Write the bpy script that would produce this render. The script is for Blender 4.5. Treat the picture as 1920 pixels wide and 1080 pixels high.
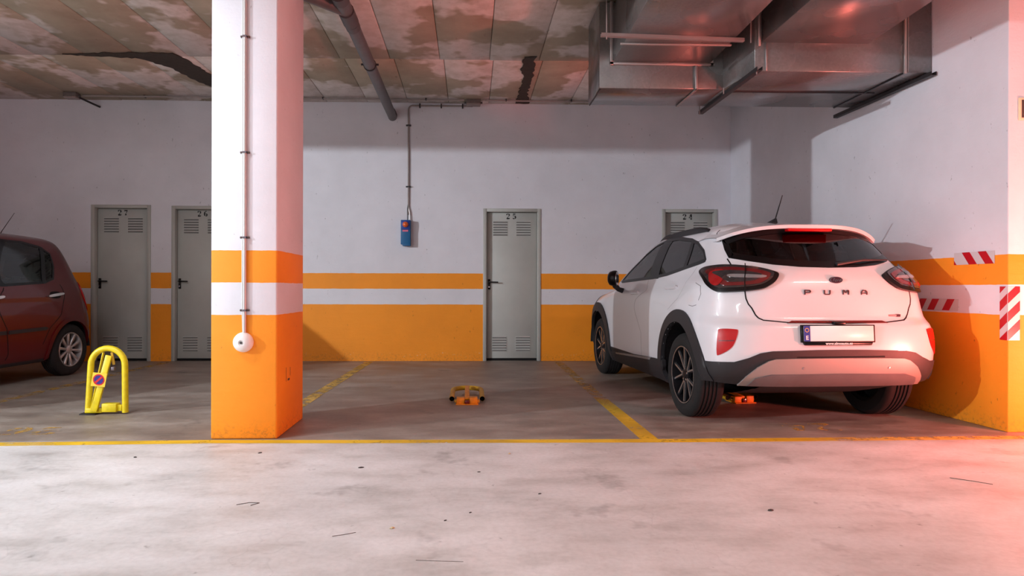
import bpy, bmesh, math, random
import numpy as np
from mathutils import Vector, Matrix
from mathutils.geometry import delaunay_2d_cdt
random.seed(7)
SC = bpy.context.scene
COL = SC.collection
for o in list(bpy.data.objects): bpy.data.objects.remove(o)

# ------------------------------------------------------------------ camera, world, lamps, exposure
cam = bpy.data.cameras.new('camera'); camo = bpy.data.objects.new('camera', cam); COL.objects.link(camo)
cam.sensor_width = 36.0; cam.lens = 22.5; cam.shift_x = 0.025; cam.clip_start = 0.05; cam.clip_end = 200
camo.matrix_world = (Matrix.Translation((0, 0, 1.03)) @ Matrix.Rotation(math.radians(-1.527), 4, 'Z')
                     @ Matrix.Rotation(math.radians(90), 4, 'X') @ Matrix.Rotation(math.radians(.13), 4, 'Z'))
SC.camera = camo
SC.view_settings.view_transform = 'Standard'; SC.view_settings.look = 'None'
SC.view_settings.gamma = 1.0; SC.view_settings.use_curve_mapping = False
SC.view_settings.exposure = -0.50
wd = bpy.data.worlds.new('world'); SC.world = wd; wd.use_nodes = True
wd.node_tree.nodes['Background'].inputs[0].default_value = (.80, .84, .95, 1)
wd.node_tree.nodes['Background'].inputs[1].default_value = 0.02

def tube_lamp(name, loc, length, width, power, col, rotz=0.0, tilt=0.0):
    l = bpy.data.lights.new(name, 'AREA'); l.shape = 'RECTANGLE'; l.size = length; l.size_y = width
    l.energy = power; l.color = col
    o = bpy.data.objects.new(name, l); COL.objects.link(o); o.location = loc
    o.rotation_euler = (math.radians(tilt), 0, math.radians(rotz)); return o
COOL = (.86, .93, 1.0)
# fluorescent battens over the aisle, one added fill behind the camera, and the red tail lamp of a vehicle standing to the right
tube_lamp('lamp_aisle_near', (-3.1, 3.0, 3.32), 1.2, .12, 112, COOL)
tube_lamp('fill_aisle_behind', (-2.5, -3.0, 3.50), 1.5, .16, 150, COOL)  # broad fill added out of view to flatten the light
tube_lamp('lamp_aisle_right', (4.7, 1.2, 3.50), 1.5, .16, 105, (1.0, .90, .74))
def bulb(name, loc, power, col, r):
    l = bpy.data.lights.new(name, 'POINT'); l.energy = power; l.color = col; l.shadow_soft_size = r
    o = bpy.data.objects.new(name, l); COL.objects.link(o); o.location = loc
bulb('lamp_aisle_left', (-10.5, -.3, 3.50), 4200, COOL, .07)
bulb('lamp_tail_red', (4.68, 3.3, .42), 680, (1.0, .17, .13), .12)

# ------------------------------------------------------------------ helpers
def lin(c):
    c = c / 255.0
    return c / 12.92 if c <= .04045 else ((c + .055) / 1.055) ** 2.4
def rgb(r, g, b): return (lin(r), lin(g), lin(b), 1.0)

class MB:
    """collects geometry for one mesh object"""
    def __init__(s): s.v = []; s.f = []
    def add(s, vs, fs):
        n = len(s.v); s.v += [tuple(v) for v in vs]; s.f += [tuple(n + i for i in f) for f in fs]; return s
    def box(s, x0, x1, y0, y1, z0, z1, M=None):
        vs = [Vector((x, y, z)) for z in (z0, z1) for y in (y0, y1) for x in (x0, x1)]
        if M is not None: vs = [M @ v for v in vs]
        return s.add(vs, [(0, 2, 3, 1), (4, 5, 7, 6), (0, 1, 5, 4), (2, 6, 7, 3), (0, 4, 6, 2), (1, 3, 7, 5)])
    def bar(s, a, b, w, h, up=(0, 0, 1)):
        a = Vector(a); b = Vector(b); d = (b - a); L = d.length; d.normalize(); u = Vector(up)
        x = d.cross(u); x = x.normalized() if x.length > 1e-6 else Vector((1, 0, 0)); u = x.cross(d)
        M = Matrix((x, d, u)).transposed().to_4x4(); M.translation = a
        return s.box(-w / 2, w / 2, 0, L, -h / 2, h / 2, M)
    def tube(s, path, r, n=12, caps=True, closed=False):
        path = [Vector(p) for p in path]; m = len(path); rr = r if hasattr(r, '__len__') else [r] * m
        t0 = None; vs = []; fs = []; ref = None
        for i in range(m):
            if closed: t = path[(i + 1) % m] - path[i - 1]
            else: t = path[min(i + 1, m - 1)] - path[max(i - 1, 0)]
            t.normalize()
            if ref is None:
                ref = Vector((0, 0, 1)) if abs(t.z) < .9 else Vector((1, 0, 0))
            x = ref - t * ref.dot(t); x.normalize(); ref = x; y = t.cross(x)
            vs += [path[i] + (x * math.cos(k * 2 * math.pi / n) + y * math.sin(k * 2 * math.pi / n)) * rr[i] for k in range(n)]
        for i in range(m if closed else m - 1):
            j = (i + 1) % m
            fs += [(i * n + k, i * n + (k + 1) % n, j * n + (k + 1) % n, j * n + k) for k in range(n)]
        if caps and not closed:
            fs += [tuple(reversed(range(n))), tuple((m - 1) * n + k for k in range(n))]
        return s.add(vs, fs)
    def lathe(s, prof, M=None, n=40, closed=False):
        """prof: (r, h) pairs, axis = local Z"""
        vs = []; fs = []; m = len(prof)
        for (r, h) in prof:
            vs += [Vector((r * math.cos(2 * math.pi * k / n), r * math.sin(2 * math.pi * k / n), h)) for k in range(n)]
        for i in range(m if closed else m - 1):
            j = (i + 1) % m
            fs += [(i * n + k, i * n + (k + 1) % n, j * n + (k + 1) % n, j * n + k) for k in range(n)]
        if not closed:
            if prof[0][0] > 1e-6: fs.append(tuple(reversed(range(n))))
            if prof[-1][0] > 1e-6: fs.append(tuple((m - 1) * n + k for k in range(n)))
        if M is not None: vs = [M @ v for v in vs]
        return s.add(vs, fs)
    def prism(s, poly, fn, t0, t1):
        """poly of 2-D points, fn(a, b, t) -> 3-D"""
        n = len(poly); vs = [fn(a, b, t0) for a, b in poly] + [fn(a, b, t1) for a, b in poly]
        return s.add(vs, [tuple(reversed(range(n))), tuple(range(n, 2 * n))] + [(i, (i + 1) % n, n + (i + 1) % n, n + i) for i in range(n)])
    def grid(s, rows):
        m = len(rows[0]); n = len(s.v)
        for r in rows: s.v += [tuple(p) for p in r]
        for i in range(len(rows) - 1):
            for k in range(m - 1):
                s.f.append((n + i * m + k, n + i * m + k + 1, n + (i + 1) * m + k + 1, n + (i + 1) * m + k))
        return s
    def mesh(s, name, smooth=None, bevel=0, seg=2, merge=False):
        me = bpy.data.meshes.new(name); me.from_pydata(s.v, [], s.f)
        bm = bmesh.new(); bm.from_mesh(me)
        if merge: bmesh.ops.remove_doubles(bm, verts=bm.verts, dist=1e-5)
        bmesh.ops.recalc_face_normals(bm, faces=bm.faces)
        if bevel:
            es = [e for e in bm.edges if len(e.link_faces) == 2 and e.calc_face_angle(0) > .6]
            bmesh.ops.bevel(bm, geom=es, offset=bevel, segments=seg, affect='EDGES', profile=.5, clamp_overlap=True)
        bm.to_mesh(me); bm.free()
        if smooth is None and bevel: smooth = 50
        if smooth:
            me.shade_smooth(); me.set_sharp_from_angle(angle=math.radians(smooth))
        return me
    def obj(s, name, mat, parent=None, loc=None, **k):
        return mobj(name, s.mesh(name, **k), mat, parent, loc)

def mobj(name, me, mat, parent=None, loc=None):
    if mat is not None and len(me.materials) == 0: me.materials.append(mat)
    o = bpy.data.objects.new(name, me); COL.objects.link(o)
    if parent is not None: o.parent = parent
    if loc is not None: o.location = loc
    return o
def tag(o, label=None, cat=None, group=None, kind=None):
    if label: o['label'] = label
    if cat: o['category'] = cat
    if group: o['group'] = group
    if kind: o['kind'] = kind
    return o
def thing(name, loc=(0, 0, 0), rotz=0.0, label=None, cat=None, group=None, kind=None):
    o = bpy.data.objects.new(name, None); COL.objects.link(o); o.location = loc; o.rotation_euler = (0, 0, rotz)
    o.empty_display_size = .1
    return tag(o, label, cat, group, kind)
def copy_tree(o, parent=None):
    c = o.copy(); COL.objects.link(c)
    if parent is not None: c.parent = parent
    for ch in list(o.children): copy_tree(ch, c)
    return c
def text_mesh(body, size, ext=.0005, sx=1.0, shear=0.0, bold=0.0):
    cu = bpy.data.curves.new('txt', 'FONT'); cu.body = body; cu.size = size; cu.extrude = ext; cu.align_x = 'CENTER'; cu.align_y = 'CENTER'
    cu.shear = shear; cu.offset = bold; cu.resolution_u = 4
    ob = bpy.data.objects.new('txt', cu); COL.objects.link(ob); bpy.context.view_layer.update()
    me = bpy.data.meshes.new_from_object(ob.evaluated_get(bpy.context.evaluated_depsgraph_get()))
    bpy.data.objects.remove(ob); bpy.data.curves.remove(cu); me.materials.clear()
    me.transform(Matrix.Diagonal((sx, 1, 1, 1)))
    return me

# ------------------------------------------------------------------ materials
MATS = {}
def nodes(name):
    m = bpy.data.materials.new(name); m.use_nodes = True; nt = m.node_tree
    MATS[name] = m
    return m, nt, nt.nodes['Principled BSDF']
def nd(nt, t, **k):
    n = nt.nodes.new(t)
    for a, b in k.items(): setattr(n, a, b)
    return n
def noise(nt, scale, detail=3.0, rough=.55, vec=None, stretch=None):
    n = nd(nt, 'ShaderNodeTexNoise'); n.inputs['Scale'].default_value = scale; n.inputs['Detail'].default_value = min(detail, 4.0)
    n.inputs['Roughness'].default_value = rough
    g = vec
    if g is None: g = nd(nt, 'ShaderNodeNewGeometry').outputs['Position']
    if stretch:
        mp = nd(nt, 'ShaderNodeMapping'); mp.inputs['Scale'].default_value = stretch; nt.links.new(g, mp.inputs[0]); g = mp.outputs[0]
    nt.links.new(g, n.inputs['Vector']); return n.outputs['Fac']
def ramp(nt, fac, stops, interp='LINEAR'):
    r = nd(nt, 'ShaderNodeValToRGB'); r.color_ramp.interpolation = interp; e = r.color_ramp.elements
    while len(e) < len(stops): e.new(.5)
    for i, (p, c) in enumerate(stops):
        e[i].position = p; e[i].color = c if len(c) == 4 else (*c, 1)
    nt.links.new(fac, r.inputs[0]); return r.outputs[0]
def mix(nt, fac, a, b, mode='MIX'):
    n = nd(nt, 'ShaderNodeMix', data_type='RGBA', blend_type=mode)
    for sock, val in ((n.inputs[0], fac), (n.inputs[6], a), (n.inputs[7], b)):
        if hasattr(val, 'is_linked') or isinstance(val, bpy.types.NodeSocket): nt.links.new(val, sock)
        else: sock.default_value = val
    return n.outputs[2]
def math_(nt, op, a, b=None, clamp=False):
    n = nd(nt, 'ShaderNodeMath', operation=op, use_clamp=clamp)
    for sock, val in ((n.inputs[0], a), (n.inputs[1], b)):
        if val is None: continue
        if isinstance(val, bpy.types.NodeSocket): nt.links.new(val, sock)
        else: sock.default_value = val
    return n.outputs[0]
def bump(nt, b, h, strength, dist=.01):
    n = nd(nt, 'ShaderNodeBump'); n.inputs['Strength'].default_value = strength; n.inputs['Distance'].default_value = dist
    nt.links.new(h, n.inputs['Height']); nt.links.new(n.outputs[0], b.inputs['Normal'])
g1 = lambda v: (v, v, v, 1)
def M(name, col, rough=.5, metal=0.0, coat=0.0, var=0.0, vscale=8.0, spec=.5, emit=None):
    if name in MATS: return MATS[name]
    m, nt, b = nodes(name)
    b.inputs['Base Color'].default_value = col; b.inputs['Roughness'].default_value = rough; b.inputs['Metallic'].default_value = metal
    b.inputs['Coat Weight'].default_value = coat; b.inputs['Coat Roughness'].default_value = .04; b.inputs['Specular IOR Level'].default_value = spec
    if var:
        f = noise(nt, vscale)
        c = mix(nt, 1.0, col, ramp(nt, f, [(.3, g1(1 - var)), (.7, g1(1 + 0 * var))]), 'MULTIPLY')
        nt.links.new(c, b.inputs['Base Color'])
    return m
ORANGE = rgb(252, 152, 22); WALLW = rgb(226, 224, 231)
def stripe_paint(name, z1, z2, z3, orange=ORANGE, chips=True):
    """white wall with two orange bands; heights are the paint edges"""
    m, nt, b = nodes(name)
    pos = nd(nt, 'ShaderNodeNewGeometry').outputs['Position']
    sp = nd(nt, 'ShaderNodeSeparateXYZ'); nt.links.new(pos, sp.inputs[0])
    wob = math_(nt, 'MULTIPLY', math_(nt, 'SUBTRACT', noise(nt, 9.0, 3), .5), .010)
    z = math_(nt, 'DIVIDE', math_(nt, 'ADD', sp.outputs[2], wob), 4.0)
    c = ramp(nt, z, [(0, orange), (z3 / 4, WALLW), (z2 / 4, orange), (z1 / 4, WALLW)], 'CONSTANT')
    c = mix(nt, 1.0, c, ramp(nt, noise(nt, 1.6, 5, .6), [(.3, g1(.90)), (.65, g1(1))]), 'MULTIPLY')
    c = mix(nt, 1.0, c, ramp(nt, noise(nt, 26, 3, .6, stretch=(1, 1, .6)), [(.26, g1(.62)), (.31, g1(1))]), 'MULTIPLY')
    # rubbed, dirty foot of the wall
    foot = ramp(nt, math_(nt, 'ADD', z, math_(nt, 'MULTIPLY', noise(nt, 14, 4), .03)), [(.022, g1(1)), (.05, g1(0))])
    dirt = math_(nt, 'MULTIPLY', foot, ramp(nt, noise(nt, 40, 4, .7), [(.50, g1(0)), (.66, g1(.40))]))
    c = mix(nt, dirt, c, rgb(120, 82, 44))
    if chips:
        ch = math_(nt, 'MULTIPLY', ramp(nt, math_(nt, 'ADD', z, math_(nt, 'MULTIPLY', noise(nt, 3, 2), .04)), [(.036, g1(0)), (.04, g1(1)), (.048, g1(1)), (.052, g1(0))]),
                   ramp(nt, noise(nt, 30, 4, .7), [(.62, g1(0)), (.66, g1(.8))]))
        c = mix(nt, ch, c, rgb(225, 190, 150))
    nt.links.new(c, b.inputs['Base Color']); b.inputs['Roughness'].default_value = .62
    bump(nt, b, math_(nt, 'ADD', noise(nt, 5, 5, .6, stretch=(.4, .4, 1.6)), math_(nt, 'MULTIPLY', noise(nt, 60, 3), .25)), .35, .012)
    return m
stripe_paint('paint_back_wall', 1.228, 1.010, .794)
stripe_paint('paint_column', 1.276, 1.055, .834, chips=False)
stripe_paint('paint_right_wall', 1.273, 1.047, .832, chips=False)

def floor_mat():
    m, nt, b = nodes('concrete_floor')
    pos = nd(nt, 'ShaderNodeNewGeometry').outputs['Position']
    sp = nd(nt, 'ShaderNodeSeparateXYZ'); nt.links.new(pos, sp.inputs[0])
    big = noise(nt, .7, 6, .6); mid = noise(nt, 3.0, 6, .65, stretch=(.6, 1.2, 1)); fine = noise(nt, 40, 4, .6)
    aisle = ramp(nt, mid, [(.28, rgb(192, 190, 187)), (.5, rgb(219, 218, 217)), (.75, rgb(233, 233, 234))])
    bay = ramp(nt, mid, [(.28, rgb(120, 107, 98)), (.5, rgb(148, 136, 126)), (.72, rgb(174, 164, 155))])
    # swept aisle slab against the dusty, tyre-worn bays
    edge = math_(nt, 'ADD', sp.outputs[1], math_(nt, 'MULTIPLY', math_(nt, 'SUBTRACT', noise(nt, 6, 5, .6), .5), .10))
    mask = ramp(nt, math_(nt, 'DIVIDE', edge, 10.0), [(.424, g1(0)), (.436, g1(1))])
    c = mix(nt, mask, aisle, bay)
    c = mix(nt, 1.0, c, ramp(nt, big, [(.32, g1(.80)), (.6, g1(1))]), 'MULTIPLY')
    c = mix(nt, 1.0, c, ramp(nt, noise(nt, 2.2, 5, .7), [(.30, g1(.72)), (.40, g1(1))]), 'MULTIPLY')
    c = mix(nt, 1.0, c, ramp(nt, noise(nt, 13, 4, .6), [(.27, g1(.66)), (.33, g1(1))]), 'MULTIPLY')
    c = mix(nt, 1.0, c, ramp(nt, fine, [(.3, g1(.90)), (.6, g1(1))]), 'MULTIPLY')
    # faint hairline cracks
    vo = nd(nt, 'ShaderNodeTexVoronoi', feature='DISTANCE_TO_EDGE'); vo.inputs['Scale'].default_value = .55
    wp = nd(nt, 'ShaderNodeVectorMath', operation='ADD'); nt.links.new(pos, wp.inputs[0])
    ns = nd(nt, 'ShaderNodeTexNoise'); ns.inputs['Scale'].default_value = 2.5; nt.links.new(pos, ns.inputs['Vector']); nt.links.new(ns.outputs['Color'], wp.inputs[1])
    nt.links.new(wp.outputs[0], vo.inputs['Vector'])
    c = mix(nt, 1.0, c, ramp(nt, vo.outputs['Distance'], [(0, g1(.92)), (.004, g1(1))]), 'MULTIPLY')
    nt.links.new(c, b.inputs['Base Color'])
    nt.links.new(ramp(nt, mid, [(.3, g1(.42)), (.7, g1(.60))]), b.inputs['Roughness'])
    bump(nt, b, math_(nt, 'ADD', mid, math_(nt, 'MULTIPLY', fine, .3)), .12, .01)
    return m
floor_mat()
def ceiling_mat():
    m, nt, b = nodes('concrete_ceiling')
    ri = nd(nt, 'ShaderNodeObjectInfo').outputs['Random']
    base = ramp(nt, noise(nt, 2.4, 6, .6), [(.3, rgb(162, 148, 128)), (.7, rgb(186, 172, 152))])
    base = mix(nt, 1.0, base, ramp(nt, ri, [(0, g1(.93)), (1, g1(1.0))]), 'MULTIPLY')
    lime = ramp(nt, noise(nt, .85, 4, .62), [(.485, g1(0)), (.525, g1(1))])
    edge = ramp(nt, noise(nt, 7, 4, .6), [(.35, g1(.62)), (.6, g1(1))])
    c = mix(nt, math_(nt, 'MULTIPLY', lime, edge), base, rgb(226, 217, 212))
    c = mix(nt, 1.0, c, ramp(nt, noise(nt, 16, 4, .6, stretch=(1, .5, 1)), [(.27, g1(.70)), (.34, g1(1))]), 'MULTIPLY')
    nt.links.new(c, b.inputs['Base Color']); b.inputs['Roughness'].default_value = .9
    bump(nt, b, noise(nt, 18, 5, .6, stretch=(1, .25, 1)), .4, .01)
    return m
ceiling_mat()
def galv(name, tone, rough):
    m, nt, b = nodes(name)
    vo = nd(nt, 'ShaderNodeTexVoronoi'); vo.inputs['Scale'].default_value = 55
    nt.links.new(nd(nt, 'ShaderNodeNewGeometry').outputs['Position'], vo.inputs['Vector'])
    bw = nd(nt, 'ShaderNodeRGBToBW'); nt.links.new(vo.outputs['Color'], bw.inputs[0])
    c = mix(nt, 1.0, tone, ramp(nt, bw.outputs[0], [(.1, g1(.84)), (.9, g1(1))]), 'MULTIPLY')
    c = mix(nt, 1.0, c, ramp(nt, noise(nt, 2, 2, .5), [(.25, g1(.86)), (.75, g1(1))]), 'MULTIPLY')
    nt.links.new(c, b.inputs['Base Color']); b.inputs['Metallic'].default_value = .66
    nt.links.new(ramp(nt, noise(nt, 1.6, 1.5), [(.25, g1(rough - .06)), (.75, g1(rough + .08))]), b.inputs['Roughness'])
    bump(nt, b, noise(nt, 2.2, 3), .25, .02)
    return m
galv('galvanised', rgb(142, 141, 140), .26)
def worn_paint(name, col, amount):
    """road paint rubbed through in places"""
    m, nt, b = nodes(name)
    b.inputs['Base Color'].default_value = col; b.inputs['Roughness'].default_value = .6
    f = ramp(nt, noise(nt, 9, 7, .7), [(amount - .06, g1(0)), (amount + .06, g1(1))])
    f = math_(nt, 'MULTIPLY', f, ramp(nt, noise(nt, 1.3, 3), [(.3, g1(.35)), (.55, g1(.95))]))
    mx = nd(nt, 'ShaderNodeMixShader'); tr = nd(nt, 'ShaderNodeBsdfTransparent'); out = nt.nodes['Material Output']
    nt.links.new(f, mx.inputs[0]); nt.links.new(tr.outputs[0], mx.inputs[1]); nt.links.new(b.outputs[0], mx.inputs[2]); nt.links.new(mx.outputs[0], out.inputs[0])
    return m
worn_paint('road_yellow', rgb(238, 196, 40), .36)
worn_paint('road_yellow_faded', rgb(214, 176, 84), .46)
worn_paint('road_yellow_ghost', rgb(200, 160, 80), .52)
def glass(name, tint, rough=.02):
    m, nt, b = nodes(name); out = nt.nodes['Material Output']; nt.nodes.remove(b)
    tr = nd(nt, 'ShaderNodeBsdfTransparent'); tr.inputs[0].default_value = tint
    gl = nd(nt, 'ShaderNodeBsdfGlossy'); gl.inputs['Roughness'].default_value = rough; gl.inputs[0].default_value = (1, 1, 1, 1)
    fr = nd(nt, 'ShaderNodeFresnel'); fr.inputs[0].default_value = 1.5
    mx = nd(nt, 'ShaderNodeMixShader')
    nt.links.new(fr.outputs[0], mx.inputs[0]); nt.links.new(tr.outputs[0], mx.inputs[1]); nt.links.new(gl.outputs[0], mx.inputs[2]); nt.links.new(mx.outputs[0], out.inputs[0])
    return m
glass('glass_privacy', (.10, .10, .11, 1)); glass('glass_clear', (.84, .90, .86, 1)); glass('glass_smoked', (.52, .57, .54, 1))
M('car_white', rgb(222, 222, 227), .28, coat=1.0)
M('car_red', rgb(84, 6, 13), .36, coat=.5, spec=.3)
M('black_plastic', rgb(38, 38, 42), .55, var=.2, vscale=60)
M('black_gloss', rgb(10, 10, 12), .30, spec=.3)
M('rubber', rgb(22, 21, 22), .85, var=.25, vscale=40)
M('silver_plastic', rgb(158, 152, 148), .42, metal=.35)
M('alloy', rgb(206, 206, 208), .25, metal=.9)
M('alloy_dull', rgb(196, 190, 190), .38, metal=.7)
M('dark_metal', rgb(34, 34, 38), .4, metal=.6)
M('chrome', rgb(225, 225, 228), .10, metal=1.0)
M('letter_metal', rgb(84, 74, 78), .35, metal=.6)
M('lens_red', rgb(180, 8, 14), .34, spec=.3)
M('lens_dark_red', rgb(96, 20, 24), .22, coat=.5)
M('lens_guide', rgb(150, 18, 22), .2, coat=.5)
M('lens_smoke', rgb(46, 42, 44), .16, coat=.7)
M('lens_grey', rgb(150, 146, 148), .2, metal=.4, coat=.6)
M('lens_orange', rgb(214, 92, 24), .25, coat=.5)
M('interior_dark', rgb(30, 29, 31), .8)
M('seat_cloth', rgb(52, 50, 52), .9)
M('plate_white', rgb(248, 248, 248), .35)
M('plate_blue', rgb(20, 62, 150), .4)
M('white_ink', rgb(240, 240, 240), .5)
M('black_ink', rgb(14, 14, 16), .6)
M('badge_oval', rgb(58, 22, 40), .2, coat=1)
M('door_grey', rgb(190, 191, 186), .55, var=.10, vscale=3)
M('door_frame_grey', rgb(184, 184, 178), .5, var=.08, vscale=3)
M('door_slot', rgb(124, 124, 122), .6)
M('barrier_yellow', rgb(236, 212, 20), .40, coat=.2, var=.22, vscale=22)
M('barrier_yellow_dusty', rgb(206, 160, 34), .55, var=.35, vscale=22)
M('barrier_box', rgb(232, 150, 22), .5, var=.3, vscale=24)
M('dark_hole', rgb(10, 9, 9), .9)
M('sign_yellow', rgb(240, 206, 64), .5); M('sign_blue', rgb(44, 42, 130), .45); M('sign_red', rgb(206, 32, 40), .45)
M('tape_white', rgb(214, 208, 210), .35, coat=.3); M('tape_red', rgb(190, 14, 32), .35, coat=.3)
M('pvc_grey', rgb(104, 100, 102), .45, var=.15, vscale=10)
M('pvc_joint', rgb(84, 80, 82), .5)
M('conduit_grey', rgb(158, 146, 142), .5, var=.15)
M('conduit_light', rgb(196, 192, 190), .4, metal=.3)
M('box_grey', rgb(112, 104, 100), .7, var=.2, vscale=30)
M('box_blue', rgb(12, 98, 150), .45, var=.15, vscale=14)
M('lamp_orange', rgb(232, 96, 34), .3, coat=.5); M('label_pink', rgb(214, 110, 140), .5)
M('sounder_white', rgb(236, 232, 230), .4)
M('sealant', rgb(62, 54, 46), .9, var=.3, vscale=20)
M('strut_dark', rgb(64, 62, 64), .5, metal=.6)
M('strut_light', rgb(172, 164, 162), .45, metal=.7)
M('leaf_dry', rgb(208, 190, 150), .8); M('twig_brown', rgb(84, 66, 52), .8); M('grit_dark', rgb(66, 62, 60), .8)
M('frame_cream', rgb(238, 214, 176), .5); M('sign_dark', rgb(62, 54, 50), .5); M('padlock', rgb(120, 112, 120), .3, metal=.8)
M('seam_grey', rgb(150, 150, 154), .5)
# ------------------------------------------------------------------ the room
YB = 9.03; ZC = 3.63
fl = MB().box(-14, 9, -6, 9.3, -.12, 0).obj('floor', MATS['concrete_floor']); tag(fl, 'pale worn concrete garage floor', kind='structure')
def paint(name, poly, mat, parent=fl):
    return MB().prism(poly, lambda a, b, t: (a, b, t), .0008, .0020).obj(name, MATS[mat], parent)
paint('parking_line', [(-6.95, 4.16), (-3.0, 4.225), (-1.76, 4.27), (-1.76, 4.36), (-3.0, 4.315), (-6.95, 4.25)], 'road_yellow')
paint('parking_line', [(-1.76, 4.275), (-.9, 4.26), (1.3, 4.245), (2.5, 4.265), (2.5, 4.36), (1.3, 4.335), (-.9, 4.345), (-1.76, 4.36)], 'road_yellow')
paint('parking_line', [(2.5, 4.265), (3.9, 4.30), (3.9, 4.39), (2.5, 4.36)], 'road_yellow_faded')
paint('parking_line', [(1.17, 4.335), (1.29, 4.335), (1.285, 5.9), (1.17, 5.9)], 'road_yellow')
paint('parking_line', [(1.17, 5.9), (1.285, 5.9), (1.30, 8.9), (1.19, 8.9)], 'road_yellow_ghost')
paint('parking_line', [(-1.555, 5.07), (-1.435, 5.07), (-1.335, 8.95), (-1.445, 8.95)], 'road_yellow_faded')
paint('parking_line', [(-4.30, 4.3), (-4.19, 4.3), (-4.10, 8.95), (-4.21, 8.95)], 'road_yellow_ghost')
def ribbon(mb, pts, ws, fn, t0, t1):
    """flat stroke of varying width along pts (2-D)"""
    for (p, q, a, b) in zip(pts[:-1], pts[1:], ws[:-1], ws[1:]):
        d = Vector((q[0] - p[0], q[1] - p[1])); d.normalize(); n = Vector((-d.y, d.x))
        mb.prism([(p[0] + n.x * a / 2, p[1] + n.y * a / 2), (p[0] - n.x * a / 2, p[1] - n.y * a / 2),
                  (q[0] - n.x * b / 2, q[1] - n.y * b / 2), (q[0] + n.x * b / 2, q[1] + n.y * b / 2)], fn, t0, t1)
DIG = {
 '2': [([(.06, .74), (.10, .88), (.22, .97), (.36, .98)], [.17, .15, .09, .06]), ([(.40, .96), (.54, .88), (.57, .74), (.50, .58)], [.10, .18, .19, .12]),
       ([(.46, .52), (.28, .32), (.10, .14)], [.08, .06, .06]), ([(.05, .08), (.30, .10), (.60, .07)], [.16, .18, .12]), ([(.60, .05), (.62, .26)], [.05, .04])],
 '4': [([(.34, .98), (.04, .34)], [.06, .06]), ([(.02, .30), (.30, .30)], [.07, .07]), ([(.44, 1.0), (.44, .38)], [.19, .19]), ([(.44, .24), (.44, .03)], [.19, .19]), ([(.30, .03), (.60, .03)], [.06, .06]), ([(.52, .30), (.64, .30)], [.07, .07])],
 '5': [([(.10, .95), (.34, .90), (.56, .95)], [.13, .15, .10]), ([(.11, .88), (.10, .54)], [.05, .05]), ([(.16, .58), (.34, .62), (.40, .61)], [.05, .08, .08]),
       ([(.46, .58), (.58, .42), (.56, .20), (.44, .06)], [.14, .20, .19, .10]), ([(.36, .03), (.20, .06), (.10, .18)], [.07, .14, .17])],
 '6': [([(.50, .94), (.36, .98), (.22, .90)], [.14, .08, .10]), ([(.20, .86), (.12, .62), (.12, .34), (.22, .10)], [.14, .20, .20, .12]),
       ([(.30, .02), (.40, .03)], [.06, .07]), ([(.44, .06), (.56, .22), (.54, .44), (.42, .55)], [.12, .19, .18, .10]), ([(.34, .57), (.24, .52)], [.06, .05])],
 '7': [([(.04, .94), (.30, .88), (.60, .93)], [.11, .18, .13]), ([(.05, .96), (.04, .70)], [.05, .05]), ([(.57, .84), (.42, .60), (.34, .44)], [.06, .07, .08]), ([(.31, .34), (.27, .18), (.28, .02)], [.13, .20, .22])]}
for nm, x, y, digs in (('bay_number', -3.30, 4.54, '26'), ('bay_number', 2.36, 4.58, '24')):
    mb = MB()
    for i, dgt in enumerate(digs):
        for pts, ws in DIG[dgt]:
            # painted to be read by a driver coming from the wall side
            ribbon(mb, [(x + (1 - i) * .22 + (.6 - p[0]) * .26, y + (1 - p[1]) * .24) for p in pts], [w * .26 for w in ws], lambda a, b, t: (a, b, t), .0008, .0018)
    mb.obj(nm, MATS['road_yellow_ghost'], fl)

DOORS = [(-5.25, -4.432, 2.175, '27'), (-4.147, -3.33, 2.165, '26'), (.193, 1.010, 2.152, '25'), (2.734, 3.53, 2.158, '24')]
wb = MB(); xs = [-14]
for (a, b, h, n) in DOORS:
    wb.box(xs[-1], a, YB, YB + .25, 0, 3.68); wb.box(a, b, YB, YB + .25, h, 3.68); xs.append(b)
wb.box(xs[-1], 4.4, YB, YB + .25, 0, 3.68)
tag(wb.obj('wall_back', MATS['paint_back_wall']), 'white back wall with two orange bands', kind='structure')
# right wall: runs out to the aisle and ends in a square nose
RW = lambda y: 3.72 + (YB - y) * (.15 / 4.53)
wr = MB().prism([(3.72, YB), (3.872, 4.5), (4.7, 4.5), (4.7, YB)], lambda a, b, t: (a, b, t), 0, 3.68)
tag(wr.obj('wall_right', MATS['paint_right_wall'], bevel=.006), 'white right wall with orange bands ending at the aisle', kind='structure')
M('plain_white_wall', rgb(168, 164, 164), .7, var=.08, vscale=2)
tag(MB().box(-7.30, -6.95, 4.415, YB, 0, 3.68).obj('wall_left', MATS['paint_right_wall'], bevel=.006), 'white left wall with orange bands closing the row of bays', kind='structure')
tag(MB().box(-14.2, -14, -6, 9.3, 0, 3.68).obj('wall_far_left', MATS['plain_white_wall']), 'garage wall at the far left end', kind='structure')
tag(MB().box(-14, 9, -6.2, -6, 0, 3.68).obj('wall_front', MATS['plain_white_wall']), 'garage wall opposite the bays', kind='structure')
tag(MB().box(9, 9.2, -6.2, 9.3, 0, 3.68).obj('wall_far_right', MATS['plain_white_wall']), 'garage wall at the far right end', kind='structure')
ce = MB().box(-14, 9, -6.2, 4.40, ZC, 3.9).box(-14, 9, 4.40, 9.3, ZC + .03, 3.9).obj('ceiling', MATS['concrete_ceiling'])
tag(ce, 'board-marked raw concrete ceiling with pale lime stains', kind='structure')
def pane_mesh(w, l): return MB().box(-w / 2, w / 2, -l / 2, l / 2, 0, .04).mesh('panel', bevel=.006, seg=1)
px0 = -1.473; pw = .5658
m1 = pane_mesh(pw - .006, 2.455); m2 = pane_mesh(pw - .006, 1.715)
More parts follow.
